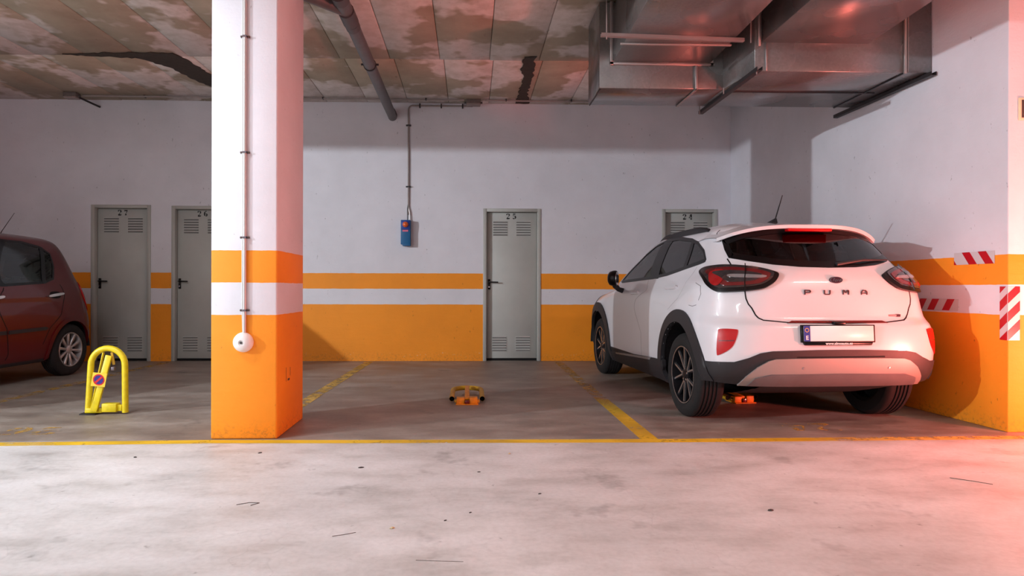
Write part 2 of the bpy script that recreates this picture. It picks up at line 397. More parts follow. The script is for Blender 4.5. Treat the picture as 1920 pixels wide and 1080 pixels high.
for k in range(-14, 10):
    xc = px0 + (k + .5) * pw
    if xc > 3.75: continue
    dz = random.uniform(-.003, .003)
    mobj('panel', m1, MATS['concrete_ceiling'], ce, (xc, 7.308 - 2.46 / 2, ZC + dz))
    if xc < 3.5: mobj('panel', m2, MATS['concrete_ceiling'], ce, (xc + .045, 7.312 + 1.717 / 2, ZC + random.uniform(-.003, .003)))
def jag(pts, amp, step=.05):
    out = []
    for a, b in zip(pts, pts[1:] + pts[:1]):
        n = max(1, int(math.dist(a, b) / step))
        for i in range(n):
            t = i / n; out.append((a[0] + (b[0] - a[0]) * t + random.uniform(-amp, amp), a[1] + (b[1] - a[1]) * t + random.uniform(-amp, amp)))
    return out
for poly in ([(.615, 7.16), (.735, 7.16), (.785, 8.0), (.76, 8.4), (.83, 8.98), (.65, 8.98), (.655, 8.3), (.665, 7.9), (.60, 7.5)],
             [(-4.55, 7.25), (-4.02, 7.195), (-3.64, 7.18), (-3.29, 7.19), (-3.22, 7.37), (-3.15, 7.9), (-3.10, 8.25), (-3.32, 8.36), (-3.43, 8.12), (-3.53, 7.64), (-3.72, 7.35), (-4.08, 7.30)]):
    MB().prism(jag(poly, .018), lambda a, b, t: (a, b, t), ZC - .012, ZC + .002).obj('sealant_patch', MATS['sealant'], ce)
tag(MB().box(-14, 1.12, 4.40, 4.84, 3.235, 3.70).obj('ceiling_beam', MATS['concrete_ceiling'], bevel=.01), 'concrete downstand beam over the column line', kind='structure')
co = MB().box(-1.752, -1.305, 4.385, 5.066, 0, 3.64).obj('column', MATS['paint_column'], bevel=.012, seg=2)
tag(co, 'square white column with bright orange bands standing at the bay corner', 'column', kind='structure')
# scratches on the column flank
for (y, z0, z1) in ((4.60, .36, .46), (4.64, .36, .375), (4.70, .39, .45)):
    MB().box(-1.3052, -1.3042, y, y + (.006 if z1 - z0 > .03 else .05), z0, z1).obj('scratch', MATS['twig_brown'], co)

# ------------------------------------------------------------------ storeroom doors
slat = MB().add([(-.10, 0, -.012), (.10, 0, -.012), (.10, -.010, -.008), (-.10, -.010, -.008), (-.10, 0, .008), (.10, 0, .008)],
                [(0, 1, 2, 3), (3, 2, 5, 4), (0, 3, 4), (1, 5, 2), (0, 4, 5, 1)]).mesh('slat')
for i, (x0, x1, h, num) in enumerate(DOORS):
    d = thing('door_%d' % (i + 1), (x0, YB, 0), 0, 'grey steel storeroom door with louvred vents, stencilled %s' % num, kind='structure')
    W = x1 - x0
    fr = MB().box(0, .05, -.012, .16, 0, h).box(W - .05, W, -.012, .16, 0, h).box(.05, W - .05, -.012, .16, h - .045, h)
    fr.box(.05, .065, .085, .16, 0, h - .045).box(W - .065, W - .05, .085, .16, 0, h - .045)
    fr.obj('door_frame', MATS['door_frame_grey'], d, bevel=.003, seg=1)
    MB().box(.05, W - .05, .06, .25, 0, .030).obj('threshold', MATS['dark_hole'], d)
    leaf = MB().box(.053, W - .053, .062, .10, .032, h - .048).obj('door_leaf', MATS['door_grey'], d, bevel=.004, seg=1)
    for (vx, vz) in ((.245, h - .275), (.575, h - .275), (.235, .235), (.570, .235)):
        v = MB().box(vx - .104, vx + .104, .0595, .064, vz - .108, vz + .108).obj('vent', MATS['door_grey'], leaf)
        for k in range(6):
            s = mobj('slat', slat, MATS['door_slot'], v, (vx, .060, vz + .09 - k * .036))
    mb = MB()
    for k, dg in enumerate(num):
        for pts, ws in DIG[dg]:
            ribbon(mb, [(W / 2 - .078 + k * .088 + p[0] * .075, h - .140 + p[1] * .075) for p in pts], [w * .105 for w in ws], lambda a, b, t: (a, t, b), .0605, .0615)
    mb.obj('door_number', MATS['black_ink'], leaf)
    hp = MB().box(.070, .104, .050, .062, 1.010, 1.155).obj('handle_plate', MATS['black_gloss'], d, bevel=.003, seg=1)
    MB().tube([(.087, .05, 1.115), (.087, .015, 1.115), (.098, .006, 1.115), (.215, .008, 1.112)], .009, 10).obj('lever', MATS['black_gloss'], hp, smooth=40)
    MB().lathe([(.011, 0), (.011, .006), (.0, .006)], Matrix.Translation((.087, .050, 1.045)) @ Matrix.Rotation(math.pi / 2, 4, 'X'), 14).obj('key_cylinder', MATS['chrome'], hp, smooth=40)

# ------------------------------------------------------------------ ventilation duct
du = thing('ventilation_duct', (0, 0, 0), 0, 'galvanised steel ventilation duct hung under the ceiling above the white car', 'duct')
G = MATS['galvanised']; zb = 2.828; zt = 3.60
MB().box(1.163, 2.34, 5.72, 6.25, zb, zt).obj('plenum', G, du, bevel=.004, seg=1)
MB().prism([(2.285, 5.72), (2.352, 5.225), (RW(5.225) - .004, 5.225), (RW(6.25) - .004, 6.25), (2.285, 6.25)], lambda a, b, t: (a, b, t), zb - .001, zt).obj('plenum', G, du, bevel=.004, seg=1)
MB().prism([(1.21, 3.3), (2.10, 3.3), (2.165, 5.73), (1.285, 5.73)], lambda a, b, t: (a, b, t), 3.057, 3.55).obj('branch_duct', G, du, bevel=.004, seg=1)
MB().prism([(2.385, 3.3), (3.21, 3.3), (3.305, 5.235), (2.409, 5.235)], lambda a, b, t: (a, b, t), 3.063, 3.55).obj('branch_duct', G, du, bevel=.004, seg=1)
def flange(*boxes):
    mb = MB()
    for b in boxes: mb.box(*b)
    return mb.obj('flange', MATS['strut_light'], du, bevel=.002, seg=1)
flange((1.255, 1.285, 5.695, 5.722, 3.03, 3.6), (1.255, 2.20, 5.695, 5.722, 3.035, 3.060), (2.165, 2.19, 5.695, 5.722, 3.035, 3.6))
flange((2.028, 2.050, 5.70, 5.722, zb - .012, 3.04), (2.028, 2.050, 5.70, 6.25, zb - .012, zb))
flange((3.600, 3.622, 5.205, 5.227, zb - .012, zt), (3.632, 3.640, 5.212, 5.227, zb, zt))
flange((1.243, 2.17, 5.25, 5.275, 3.044, 3.060))
flange((2.375, 2.395, 5.208, 5.227, 3.03, zt), (2.44, 2.452, 5.212, 5.227, zb, 3.065))
MB().box(2.36, 3.70, 5.755, 5.772, zb - .012, zb).obj('seam', MATS['strut_dark'], du)
MB().box(3.60, 3.612, 5.23, 6.25, zb - .010, zb).obj('seam', MATS['strut_dark'], du)
MB().box(1.17, 1.18, 5.74, 6.25, zb - .008, zb).obj('seam', MATS['strut_dark'], du)
def channel(a, b, w, h, mat, name='support_channel'):
    a = Vector(a); b = Vector(b); mb = MB(); d = (b - a).normalized(); side = d.cross(Vector((0, 0, 1))).normalized()
    mb.bar(a, b, w, .004); mb.bar(a + side * w / 2 + Vector((0, 0, h / 2)), b + side * w / 2 + Vector((0, 0, h / 2)), .004, h); mb.bar(a - side * w / 2 + Vector((0, 0, h / 2)), b - side * w / 2 + Vector((0, 0, h / 2)), .004, h)
    return mb.obj(name, MATS[mat], du)
channel((1.035, 5.03, 3.02), (2.205, 5.10, 3.02), .030, .024, 'strut_light')
channel((2.338, 6.42, 2.795), (2.342, 5.11, 2.795), .042, .030, 'strut_dark')
channel((RW(6.50) - .035, 6.50, 2.79), (RW(5.16) - .035, 5.16, 2.79), .042, .030, 'strut_dark')
for (x, y) in ((1.08, 5.033), (2.25, 5.07)):
    MB().tube([(x - .0, y, 3.0), (x, y, ZC)], .005, 8).obj('threaded_rod', MATS['strut_light'], du, smooth=40)
for (x, y) in ((2.30, 5.68), (2.33, 6.36), (2.36, 5.15)):
    MB().tube([(x - .025, y, 2.775), (x - .025, y, 2.86 if y > 6 else 2.83)], .005, 8).obj('threaded_rod', MATS['strut_light'], du, smooth=40)

# ------------------------------------------------------------------ pipes and conduits
dp = thing('drain_pipe', (0, 0, 0), 0, 'grey plastic drain pipe slung under the ceiling and running into the back wall', 'pipe')
P = MATS['pvc_grey']
zp = 3.455
MB().tube([(-1.085, 3.9, zp + .01), (-1.085, 8.90, zp - .015), (-1.085, YB + .02, zp - .02)], .062, 24).obj('pipe', P, dp, smooth=40)
def sleeve(y0, y1, r): MB().tube([(-1.085, y0, zp - .003), (-1.085, y1, zp - .004)], r, 24).obj('socket', MATS['pvc_joint'], dp, smooth=40)
sleeve(5.30, 5.42, .070); sleeve(5.62, 5.86, .072); sleeve(5.88, 5.98, .067); sleeve(8.84, 8.90, .066); sleeve(8.94, 9.025, .067)
MB().tube([(-1.085, 5.62, zp), (-1.34, 5.36, zp + .005), (-2.0, 4.72, zp + .01)], [.058, .058, .058], 20).obj('branch_pipe', P, dp, smooth=40)
cl = MB().lathe([(.064, -.011), (.070, -.011), (.070, .011), (.064, .011)], Matrix.Translation((-1.085, 6.98, zp - .006)) @ Matrix.Rotation(math.pi / 2, 4, 'X'), 24, closed=True)
cl.box(-1.18, -1.150, 6.97, 6.99, zp - .012, zp + .006).box(-1.02, -.99, 6.97, 6.99, zp - .012, zp + .006)
cl.obj('pipe_clamp', MATS['strut_dark'], dp)

lc = thing('cable_conduit', (0, 0, 0), 0, 'thin grey conduit run along the ceiling edge above the storeroom doors', 'conduit')
MB().tube([(-5.21, 8.76, ZC - .022), (-3.5, 8.775, ZC - .022), (-.08, 8.79, ZC - .022)], .012, 8).obj('conduit', MATS['conduit_grey'], lc, smooth=40)
MB().tube([(.18, 8.79, ZC - .022), (1.16, 8.80, ZC - .022), (3.6, 8.80, ZC - .022)], .012, 8).obj('conduit', MATS['conduit_grey'], lc, smooth=40)
for x in (-4.4, -3.4, -2.0, -.6, .5, 1.4): MB().box(x - .008, x + .008, 8.765, 8.815, ZC - .032, ZC - .004).obj('clip', MATS['strut_dark'], lc)
def jbox(x, y, z, label, sx=.17, sy=.12, sz=.075):
    t = thing('junction_box', (x, y, z), 0, label, 'junction box', 'grey junction boxes along the ceiling edge')
    MB().box(-sx / 2, sx / 2, -sy / 2, sy / 2, -sz + .018, 0).obj('box_body', MATS['box_grey'], t, bevel=.008)
    MB().box(-sx / 2 + .004, sx / 2 - .004, -sy / 2 + .004, sy / 2 - .004, -sz, -sz + .018).obj('lid', MATS['conduit_grey'], t, bevel=.004)
    for s in (-1, 1): MB().tube([(s * sx / 2, 0, -sz / 2), (s * (sx / 2 + .025), 0, -sz / 2)], .014, 10).obj('gland', MATS['pvc_joint'], t, smooth=40)
    return t
j = jbox(-5.33, 8.72, ZC, 'grey junction box at the ceiling edge above the red car')
MB().tube([(.08, .03, -.05), (.16, .20, -.085), (.20, .30, -.10)], .014, 8).obj('cable_tail', MATS['strut_dark'], j, smooth=40)
jbox(.05, 8.86, ZC, 'grey junction box at the ceiling edge left of the dark sealant strip', .20, .13)
wc = thing('wall_conduit', (0, 0, 0), 0, 'grey conduit dropping down the back wall to the blue lamp box', 'conduit')
yc = YB - .016
pth = [(.04, yc, 3.588)] + [(-.78, yc, 3.588)] + [(-.80 - .058 * math.sin(a), yc, 3.53 + .058 * math.cos(a)) for a in [k * math.pi / 10 for k in range(0, 6)]] + [(-.858, yc, 3.4), (-.858, yc, 2.055)]
MB().tube(pth, .012, 10).obj('conduit', MATS['conduit_grey'], wc, smooth=40)
MB().tube([(-.858, yc, 2.25), (-.870, yc - .008, 2.14), (-.868, yc - .01, 1.97)], .006, 8).obj('cable', MATS['black_plastic'], wc, smooth=40)
MB().tube([(-.858, yc, 2.18), (-.838, yc - .005, 2.08), (-.838, yc - .01, 1.97)], .009, 8).obj('cable', MATS['conduit_light'], wc, smooth=40)
for (x, z) in ((-.858, 3.31), (-.858, 2.45), (-.70, 3.588), (-.40, 3.588), (-.10, 3.588)):
    (MB().box(x - .035, x + .035, yc - .014, YB, z - .009, z + .009) if x < -.8 else MB().box(x - .009, x + .009, yc - .014, YB, z - .03, z + .03)).obj('clip', MATS['strut_dark'], wc)
bb = thing('alarm_box', (-.889, YB, 1.615), 0, 'narrow blue alarm box with an orange lamp on the back wall', 'alarm box')
MB().box(-.067, .067, -.10, 0, .02, .36).box(-.045, .067, -.10, -.005, 0, .03).obj('housing', MATS['box_blue'], bb, bevel=.006)
MB().box(-.062, .062, -.112, -.098, .225, .352).obj('lamp_panel', MATS['plate_blue'], bb, bevel=.004)
MB().lathe([(.040, 0), (.040, .012), (.036, .030), (.022, .042), (0, .046)], Matrix.Translation((0, -.108, .295)) @ Matrix.Rotation(math.pi / 2, 4, 'X'), 24).obj('lamp_dome', MATS['lamp_orange'], bb, smooth=60)
MB().box(-.042, .036, -.104, -.098, .196, .222).obj('label_strip', MATS['label_pink'], bb)
# column conduit and sounder
cc = thing('column_conduit', (0, 0, 0), 0, 'pale conduit running down the front of the orange and white column', 'conduit')
MB().tube([(-1.521, 4.372, ZC), (-1.520, 4.372, .722)], .011, 12).obj('conduit', MATS['conduit_light'], cc, smooth=40)
MB().tube([(-1.537, 4.378, ZC), (-1.536, 4.378, .90), (-1.530, 4.376, .722)], .006, 8).obj('cable', MATS['conduit_light'], cc, smooth=40)
for z in (2.728, 1.944, 1.368, .875):
    c = MB().box(-1.552, -1.490, 4.376, 4.386, z - .007, z + .007).box(-1.535, -1.507, 4.357, 4.386, z - .006, z + .006).obj('clip', MATS['padlock'], cc)
    for x in (-1.546, -1.496): MB().lathe([(.006, 0), (.006, .006), (0, .006)], Matrix.Translation((x, 4.376, z)) @ Matrix.Rotation(math.pi / 2, 4, 'X'), 10).obj('screw', MATS['twig_brown'], c)
so = thing('alarm_sounder', (-1.528, 4.385, .659), 0, 'round white alarm sounder at the foot of the column conduit', 'sounder')
RX = Matrix.Rotation(math.pi / 2, 4, 'X')
MB().lathe([(.066, 0), (.068, .012), (.064, .030), (.050, .050), (.026, .060), (.018, .060), (.016, .056), (0, .056)], RX, 40).obj('dome', MATS['sounder_white'], so, smooth=60)
MB().lathe([(.009, .0555), (.009, .061), (0, .062)], RX, 16).obj('sounder_core', MATS['grit_dark'], so, smooth=40)
for k in range(12):
    a = k * math.pi / 6
    MB().box(-.0028, .0028, -.0615, -.054, -.003, .003).obj('slot', MATS['grit_dark'], so, (.0205 * math.cos(a), .002, .0205 * math.sin(a)))

# ------------------------------------------------------------------ hazard plates and the sign at the right edge
def clip(poly, x0, x1, y0, y1):
    for ax, lim, keep in ((0, x0, 1), (0, x1, -1), (1, y0, 1), (1, y1, -1)):
        out = []
        for p, q in zip(poly, poly[1:] + poly[:1]):
            ip = keep * (p[ax] - lim) >= 0; iq = keep * (q[ax] - lim) >= 0
            if ip: out.append(p)
            if ip != iq:
                t = (lim - p[ax]) / (q[ax] - p[ax]); out.append((p[0] + t * (q[0] - p[0]), p[1] + t * (q[1] - p[1])))
        poly = out
        if not poly: return []
    return poly
def hazard(name, label, w, h, fn, starts, sw, slope):
    """fn(a along, b up, t out); red bands start at a on the lower edge and lean by slope"""
    t = thing(name, (0, 0, 0), 0, label, 'hazard plate', 'red and white hazard plates')
    MB().prism([(0, 0), (w, 0), (w, h), (0, h)], fn, .0005, .004).obj('plate', MATS['tape_white'], t)
    for a in starts:
        p = clip([(a, 0), (a + sw, 0), (a + sw + slope * h, h), (a + slope * h, h)], 0, w, 0, h)
        if len(p) > 2: MB().prism(p, fn, .004, .0048).obj('red_band', MATS['tape_red'], t)
    return t
th = math.atan2(.152, 4.53)
def onwall(y0, z0): return lambda a, b, t: (RW(y0 - a) - t, y0 - a, z0 + b)
hazard('hazard_plate', 'red and white striped plate on the upper orange band of the right wall', .375, .095, onwall(4.985, 1.220), (-.05, .145, .295), .075, -.72)
hazard('hazard_plate', 'red and white striped plate on the white band behind the white car', .44, .092, onwall(5.385, .858), (-.02, .115, .275), .075, .62)
hc = thing('corner_hazard_plate', (0, 0, 0), 0, 'tall red and white striped plate wrapped around the corner of the right wall', 'hazard plate', 'red and white hazard plates')
hh = .388; z0 = .662; wl = .062; wr_ = .088
fl_ = lambda a, b, t: (RW(4.5 + wl - a) - t, 4.5 + wl - a, z0 + b)
fr_ = lambda a, b, t: (3.868 + a, 4.5 - t, z0 + b)
for fn, w in ((fl_, wl), (fr_, wr_)): MB().prism([(0, 0), (w, 0), (w, hh), (0, hh)], fn, .0005, .004).obj('plate', MATS['tape_white'], hc)
for c0 in (-.062, .072, .206, .338):
    def bandp(a): return c0 + (a) * .95
    for fn, w, off in ((fl_, wl, 0), (fr_, wr_, wl)):
        p = clip([(0, bandp(off)), (w, bandp(off + w)), (w, bandp(off + w) + .072), (0, bandp(off) + .072)], 0, w, 0, hh)
        if len(p) > 2: MB().prism(p, fn, .004, .0048).obj('red_band', MATS['tape_red'], hc)
sg = thing('framed_sign', (3.942, 4.5, 2.245), 0, 'small dark sign in a cream frame on the right wall nose', 'sign')
MB().box(0, .24, -.012, 0, 0, .16).obj('sign_frame', MATS['frame_cream'], sg, bevel=.003)
MB().box(.017, .223, -.015, -.010, .016, .144).obj('sign_panel', MATS['sign_dark'], sg)
MB().box(.032, .10, -.016, -.0148, .034, .046).obj('lettering', MATS['white_ink'], sg)

# ------------------------------------------------------------------ folding parking barriers
def arch_path(w, leg, splay=0.0, n=14):
    r = w / 2
    p = [(-r - splay, 0, 0)] + [(-r * math.cos(math.pi * k / n), 0, leg + r * math.sin(math.pi * k / n)) for k in range(n + 1)] + [(r + splay * .2, 0, 0)]
    return p
b1 = thing('parking_barrier', (-2.936, 5.285, 0), 0, 'raised yellow hoop parking barrier with a no-parking plate', 'parking barrier', 'yellow hoop parking barriers')
Yl = MATS['barrier_yellow']
MB().tube([(x, y, z + .012) for (x, y, z) in arch_path(.272, .385, .022)], .0245, 20).obj('hoop', Yl, b1, smooth=50)
MB().box(-.035, .085, -.035, .035, .018, .088).obj('base_block', Yl, b1, bevel=.006)
MB().box(.085, .12, -.02, .02, .025, .075).obj('hinge', Yl, b1, bevel=.004)
MB().box(-.165, -.035, -.03, .03, .012, .05).obj('hinge', Yl, b1, bevel=.004)
st = MB().bar((-.085, -.045, .03), (.012, -.005, .475), .050, .022, up=(0, -1, 0)); st.bar((-.115, -.03, .04), (-.035, .0, .50), .008, .03, up=(0, -1, 0)).obj('strut', Yl, b1, bevel=.003)
MB().bar((.030, 0, .50), (.045, .005, .40), .018, .010, up=(0, -1, 0)).obj('catch', MATS['barrier_yellow_dusty'], b1)
MB().box(.028, .056, -.012, .012, .350, .382).obj('padlock', MATS['padlock'], b1, bevel=.004)
Ms = Matrix.Translation((-.042, -.052, .285)) @ Matrix.Rotation(math.radians(5), 4, 'Y') @ Matrix.Rotation(math.radians(4), 4, 'X')
pl = MB().prism([(-.056, -.056), (.056, -.056), (.056, .056), (-.056, .056)], lambda a, b, t: Ms @ Vector((a + b * .12, t, b)), -.004, .0).obj('no_parking_plate', MATS['sign_yellow'], b1)
MB().prism([(.046 * math.cos(k * math.pi / 16), .046 * math.sin(k * math.pi / 16)) for k in range(32)], lambda a, b, t: Ms @ Vector((a, t, b)), -.005, -.004).obj('red_disc', MATS['sign_red'], pl)
MB().prism([(.036 * math.cos(k * math.pi / 16), .036 * math.sin(k * math.pi / 16)) for k in range(32)], lambda a, b, t: Ms @ Vector((a, t, b)), -.0058, -.005).obj('blue_disc', MATS['sign_blue'], pl)
MB().prism([(-.030, -.019), (-.019, -.030), (.030, .019), (.019, .030)], lambda a, b, t: Ms @ Vector((a, t, b)), -.0066, -.0058).obj('red_slash', MATS['sign_red'], pl)
MB().box(-.20, -.07, -.055, .045, .0005, .010).obj('foot_plate', MATS['dark_metal'], b1, bevel=.003)
def folded(loc, rz, label):
    t = thing('parking_barrier', loc, rz, label, 'parking barrier', 'yellow hoop parking barriers')
    Yd = MATS['barrier_yellow_dusty']
    hoop = MB().tube([(x * .975, z, .043 + z * .02) for (x, y, z) in arch_path(.278, .42)], .0225, 20, caps=False).obj('hoop', Yd, t, smooth=50)
    for s in (-1, 1):
        MB().lathe([(.0205, 0), (0, .0)], Matrix.Translation((s * .1355, .004, .043)) @ Matrix.Rotation(math.pi / 2, 4, 'X'), 20).obj('tube_bore', MATS['dark_hole'], hoop)
    MB().box(-.092, -.022, -.045, .03, .006, .058).obj('base_block', MATS['barrier_box'], t, bevel=.004)
    MB().box(.022, .092, -.048, .03, .006, .062).obj('base_block', MATS['barrier_box'], t, bevel=.004)
    MB().box(-.112, .112, -.02, .02, .012, .038).obj('hinge_bar', Yd, t, bevel=.004)
    MB().bar((0, -.03, .050), (.0, .50, .078), .042, .018).obj('strut', MATS['barrier_box'], t, bevel=.003)
    MB().box(-.10, .10, -.075, .10, .0005, .008).obj('foot_plate', MATS['barrier_box'], t, bevel=.002)
    MB().box(-.02, .02, -.06, -.045, .008, .04).obj('lock', MATS['lens_dark_red'], t, bevel=.003)
    return t
folded((-.018, 5.70, 0), 0, 'folded yellow parking barrier lying flat in the empty middle bay')
folded((2.47, 5.74, 0), math.radians(8), 'folded yellow parking barrier lying on the floor under the white car')

# ------------------------------------------------------------------ litter on the floor
def leaf(x, y, r, rot, label):
    mb = MB(); n = 9
    pts = [(r * (1 + .35 * math.sin(3 * a + rot)) * math.cos(a), .7 * r * (1 + .3 * math.cos(2 * a)) * math.sin(a)) for a in [2 * math.pi * k / n for k in range(n)]]
    vs = [(0, 0, r * .75)] + [(a, b, .001 + r * .25 * (k % 2)) for k, (a, b) in enumerate(pts)]
    lo = [(0, 0, r * .75 - .0015)] + [(a, b, .0 + r * .25 * (k % 2)) for k, (a, b) in enumerate(pts)]
    mb.add(vs, [(0, 1 + k, 1 + (k + 1) % n) for k in range(n)]); mb.add(lo, [(0, 1 + (k + 1) % n, 1 + k) for k in range(n)])
    o = mb.obj('dry_leaf', MATS['leaf_dry']); o.location = (x, y, 0); o.rotation_euler = (0, 0, rot); tag(o, label, 'leaf', 'dry leaves on the floor')
leaf(-.328, 2.748, .011, .4, 'curled pale dry leaf on the near floor left of centre')
leaf(.251, 3.97, .012, 1.3, 'pale crumpled leaf near the yellow line in front of the middle bay')
def twig(pts, r, label):
    o = MB().tube([(x, y, r) for x, y in pts], r, 6).obj('twig', MATS['twig_brown'], smooth=60); tag(o, label, 'twig', 'twigs on the floor')
twig([(-.565, 2.665), (-.52, 2.682), (-.475, 2.705)], .0011, 'short straight twig left of the pale leaf')
twig([(-.20, 2.425), (-.14, 2.418), (-.02, 2.408)], .0008, 'long thin twig at the bottom of the picture')
twig([(-1.10, 3.06), (-1.05, 3.09), (-1.0, 3.085), (-1.03, 3.05)], .0014, 'bent hooked twig in front of the column')
twig([(2.62, 3.42), (2.70, 3.36), (2.76, 3.30)], .0014, 'small twig on the reddish floor at the right')
for (x, y, r, lab) in ((-.617, 3.68, .012, 'dark grit speck in front of the column nose'), (1.401, 2.936, .012, 'dark grit speck on the right aisle floor'),
                       (.056, 3.582, .007, 'dark grit speck before the middle bay'), (.355, 3.196, .007, 'dark grit speck beside the grey floor stain'),
                       (.007, 2.936, .006, 'dark grit speck at the centre of the near floor'), (-.104, 2.838, .006, 'tiny dark grit speck right of the pale leaf'),
                       (-2.02, 3.93, .010, 'dark grit speck left of the column foot'), (-1.30, 4.02, .010, 'dark grit speck just before the column foot')):
    mb = MB().lathe([(r, 0), (r * .9, r * .25), (r * .4, r * .45), (0, r * .5)], Matrix.Diagonal((1.5, .9, 1, 1)), 7)
    o = mb.obj('grit', MATS['grit_dark']); o.location = (x, y, 0); o.rotation_euler = (0, 0, random.uniform(0, 3)); tag(o, lab, 'grit', 'dark grit on the floor')
# ------------------------------------------------------------------ cars: lofted body surface
def pchip(xs,ys,x):
    xs=np.asarray(xs,float);ys=np.asarray(ys,float);x=np.clip(np.asarray(x,float),xs[0],xs[-1])
    h=np.diff(xs);d=np.diff(ys)/h;m=np.zeros(len(xs))
    for i in range(1,len(xs)-1):
        if d[i-1]*d[i]>0:
            w1=2*h[i]+h[i-1];w2=h[i]+2*h[i-1];m[i]=(w1+w2)/(w1/d[i-1]+w2/d[i])
    m[0]=d[0];m[-1]=d[-1]
    i=np.clip(np.searchsorted(xs,x,side='right')-1,0,len(h)-1);t=(x-xs[i])/h[i]
    return ((2*t**3-3*t**2+1)*ys[i]+(t**3-2*t**2+t)*h[i]*m[i]+(-2*t**3+3*t**2)*ys[i+1]+(t**3-t**2)*h[i]*m[i+1])
class CarSurface:
    """plan-view slices stacked in z; s runs 0 (rear centre) .. 1 (front centre), sign = side (negative: left)"""
    def __init__(self,spec,nz=150,ns=240):
        self.z0,self.z1=spec['z'][0],spec['z'][1]
        u=np.linspace(0,1,nz);zs=self.z0+(self.z1-self.z0)*(1-(1-u)**1.35)
        self.zs=zs;self.ss=np.linspace(0,1,ns);self.T=np.zeros((nz,ns,2))
        A,B=.32,.76
        for k,z in enumerate(zs):
            yr,yf,w,Lr,Lf,nr,nf,tr=[float(pchip(*spec[q],z)) for q in ('yr','yf','w','Lr','Lf','nr','nf','tr')]
            L=yf-yr;Lr=min(Lr,.46*L);Lf=min(Lf,.46*L)
            def W(y):
                t=np.clip((spec['ym']-y)/spec['yt'],0,1.5)
                b=w*(1-tr*t**2)
                for (ya,za,a,sy,sz) in spec['bulge']: b=b+a*np.exp(-((y-ya)/sy)**2-((z-za)/sz)**2)
                return b
            ph=np.linspace(0,math.pi/2,160)
            yc=yr+Lr*(1-np.cos(ph)**(2/nr));xc=W(yc)*np.sin(ph)**(2/nr)
            ysd=np.linspace(yr+Lr,yf-Lf,80);xsd=W(ysd)
            yfc=yf-Lf*(1-np.sin(ph)**(2/nf));xfc=W(yfc)*np.cos(ph)**(2/nf);yfc=yf-Lf*(1-np.sin(ph)**(2/nf))
            def arc(x,y,n0,sub):
                l=np.concatenate([[0],np.cumsum(np.hypot(np.diff(x),np.diff(y)))]);l/=max(l[-1],1e-9)
                return np.stack([np.interp(sub,l,x),np.interp(sub,l,y)],1)
            s=self.ss
            m1=s<=A;m2=(s>A)&(s<=B);m3=s>B
            self.T[k,m1]=arc(xc,yc,0,s[m1]/A);self.T[k,m2]=arc(xsd,ysd,0,(s[m2]-A)/(B-A));self.T[k,m3]=arc(xfc,yfc,0,(s[m3]-B)/(1-B))
    def p(self,s,z):
        s=np.asarray(s,float);z=np.asarray(z,float);a=np.abs(s)
        k=np.clip(np.searchsorted(self.zs,z)-1,0,len(self.zs)-2);tz=np.clip((z-self.zs[k])/(self.zs[k+1]-self.zs[k]),0,1)
        g=np.clip(a,0,1)*(len(self.ss)-1);j=np.clip(g.astype(int),0,len(self.ss)-2);ts=g-j
        T=self.T
        q=((T[k,j].T*(1-ts)+T[k,j+1].T*ts)*(1-tz)+(T[k+1,j].T*(1-ts)+T[k+1,j+1].T*ts)*tz)
        return np.stack([q[0]*np.where(s<0,-1,1),q[1],z*np.ones_like(q[0])],-1)
    def n(self,s,z,e=.012):
        ds=self.p(s+.006,z)-self.p(s-.006,z);dz=self.p(s,np.minimum(z+e,self.z1))-self.p(s,np.maximum(z-e,self.z0))
        n=np.cross(ds,dz);n/=np.maximum(np.linalg.norm(n,axis=-1,keepdims=True),1e-9)
        return n
PUMA=dict(z=(.20,1.555),ym=1.9,yt=1.9,
 yr=([.20,.26,.32,.36,.42,.50,.60,.70,.765,.80,.83,.92,1.00,1.08,1.15,1.20,1.30,1.40,1.46,1.50,1.535,1.555],
     [.60,.35,.14,.07,.03,.008,0,.004,.016,.045,.06,.06,.064,.08,.12,.17,.29,.41,.47,.55,.85,1.40]),
 yf=([.20,.30,.45,.60,.75,.85,.92,.98,1.02,1.10,1.20,1.30,1.40,1.46,1.50,1.535,1.555],
     [4.00,4.12,4.18,4.19,4.17,4.07,3.88,3.52,3.28,3.08,2.86,2.62,2.40,2.25,2.10,1.88,1.60]),
 w=([.20,.28,.36,.45,.60,.75,.85,.93,.99,1.05,1.15,1.25,1.35,1.42,1.46,1.49,1.51,1.53,1.545,1.555],
    [.80,.845,.868,.872,.872,.872,.870,.864,.850,.824,.778,.732,.684,.648,.618,.578,.53,.44,.30,.06]),
 Lr=([.20,.36,.60,.80,.95,1.1,1.2,1.35,1.46,1.555],[.30,.42,.50,.50,.50,.48,.46,.42,.40,.2]),
 nr=([.20,.6,.9,1.1,1.3,1.46,1.555],[2.8,3.6,3.1,2.8,3.0,3.2,2.0]),
 Lf=([.2,1.0,1.1,1.555],[.7,.8,.5,.3]),
 nf=([.2,1.0,1.1,1.555],[2.6,2.6,2.8,2.0]),
 tr=([.20,.7,.9,1.05,1.3,1.42,1.555],[.0,.0,.03,.06,.08,.06,.0]),
 bulge=[(.60,.60,.045,.55,.32),(3.32,.62,.028,.42,.26),(.45,1.06,.048,.42,.10)])
def _rm(spec,z0,k):
    r=lambda z: z if z<=z0 else z0+(z-z0)*k
    for q in ('yr','yf','w','Lr','Lf','nr','nf','tr'): spec[q]=([r(z) for z in spec[q][0]],spec[q][1])
    spec['z']=(spec['z'][0],r(spec['z'][1]))
_rm(PUMA,1.1,1.09)
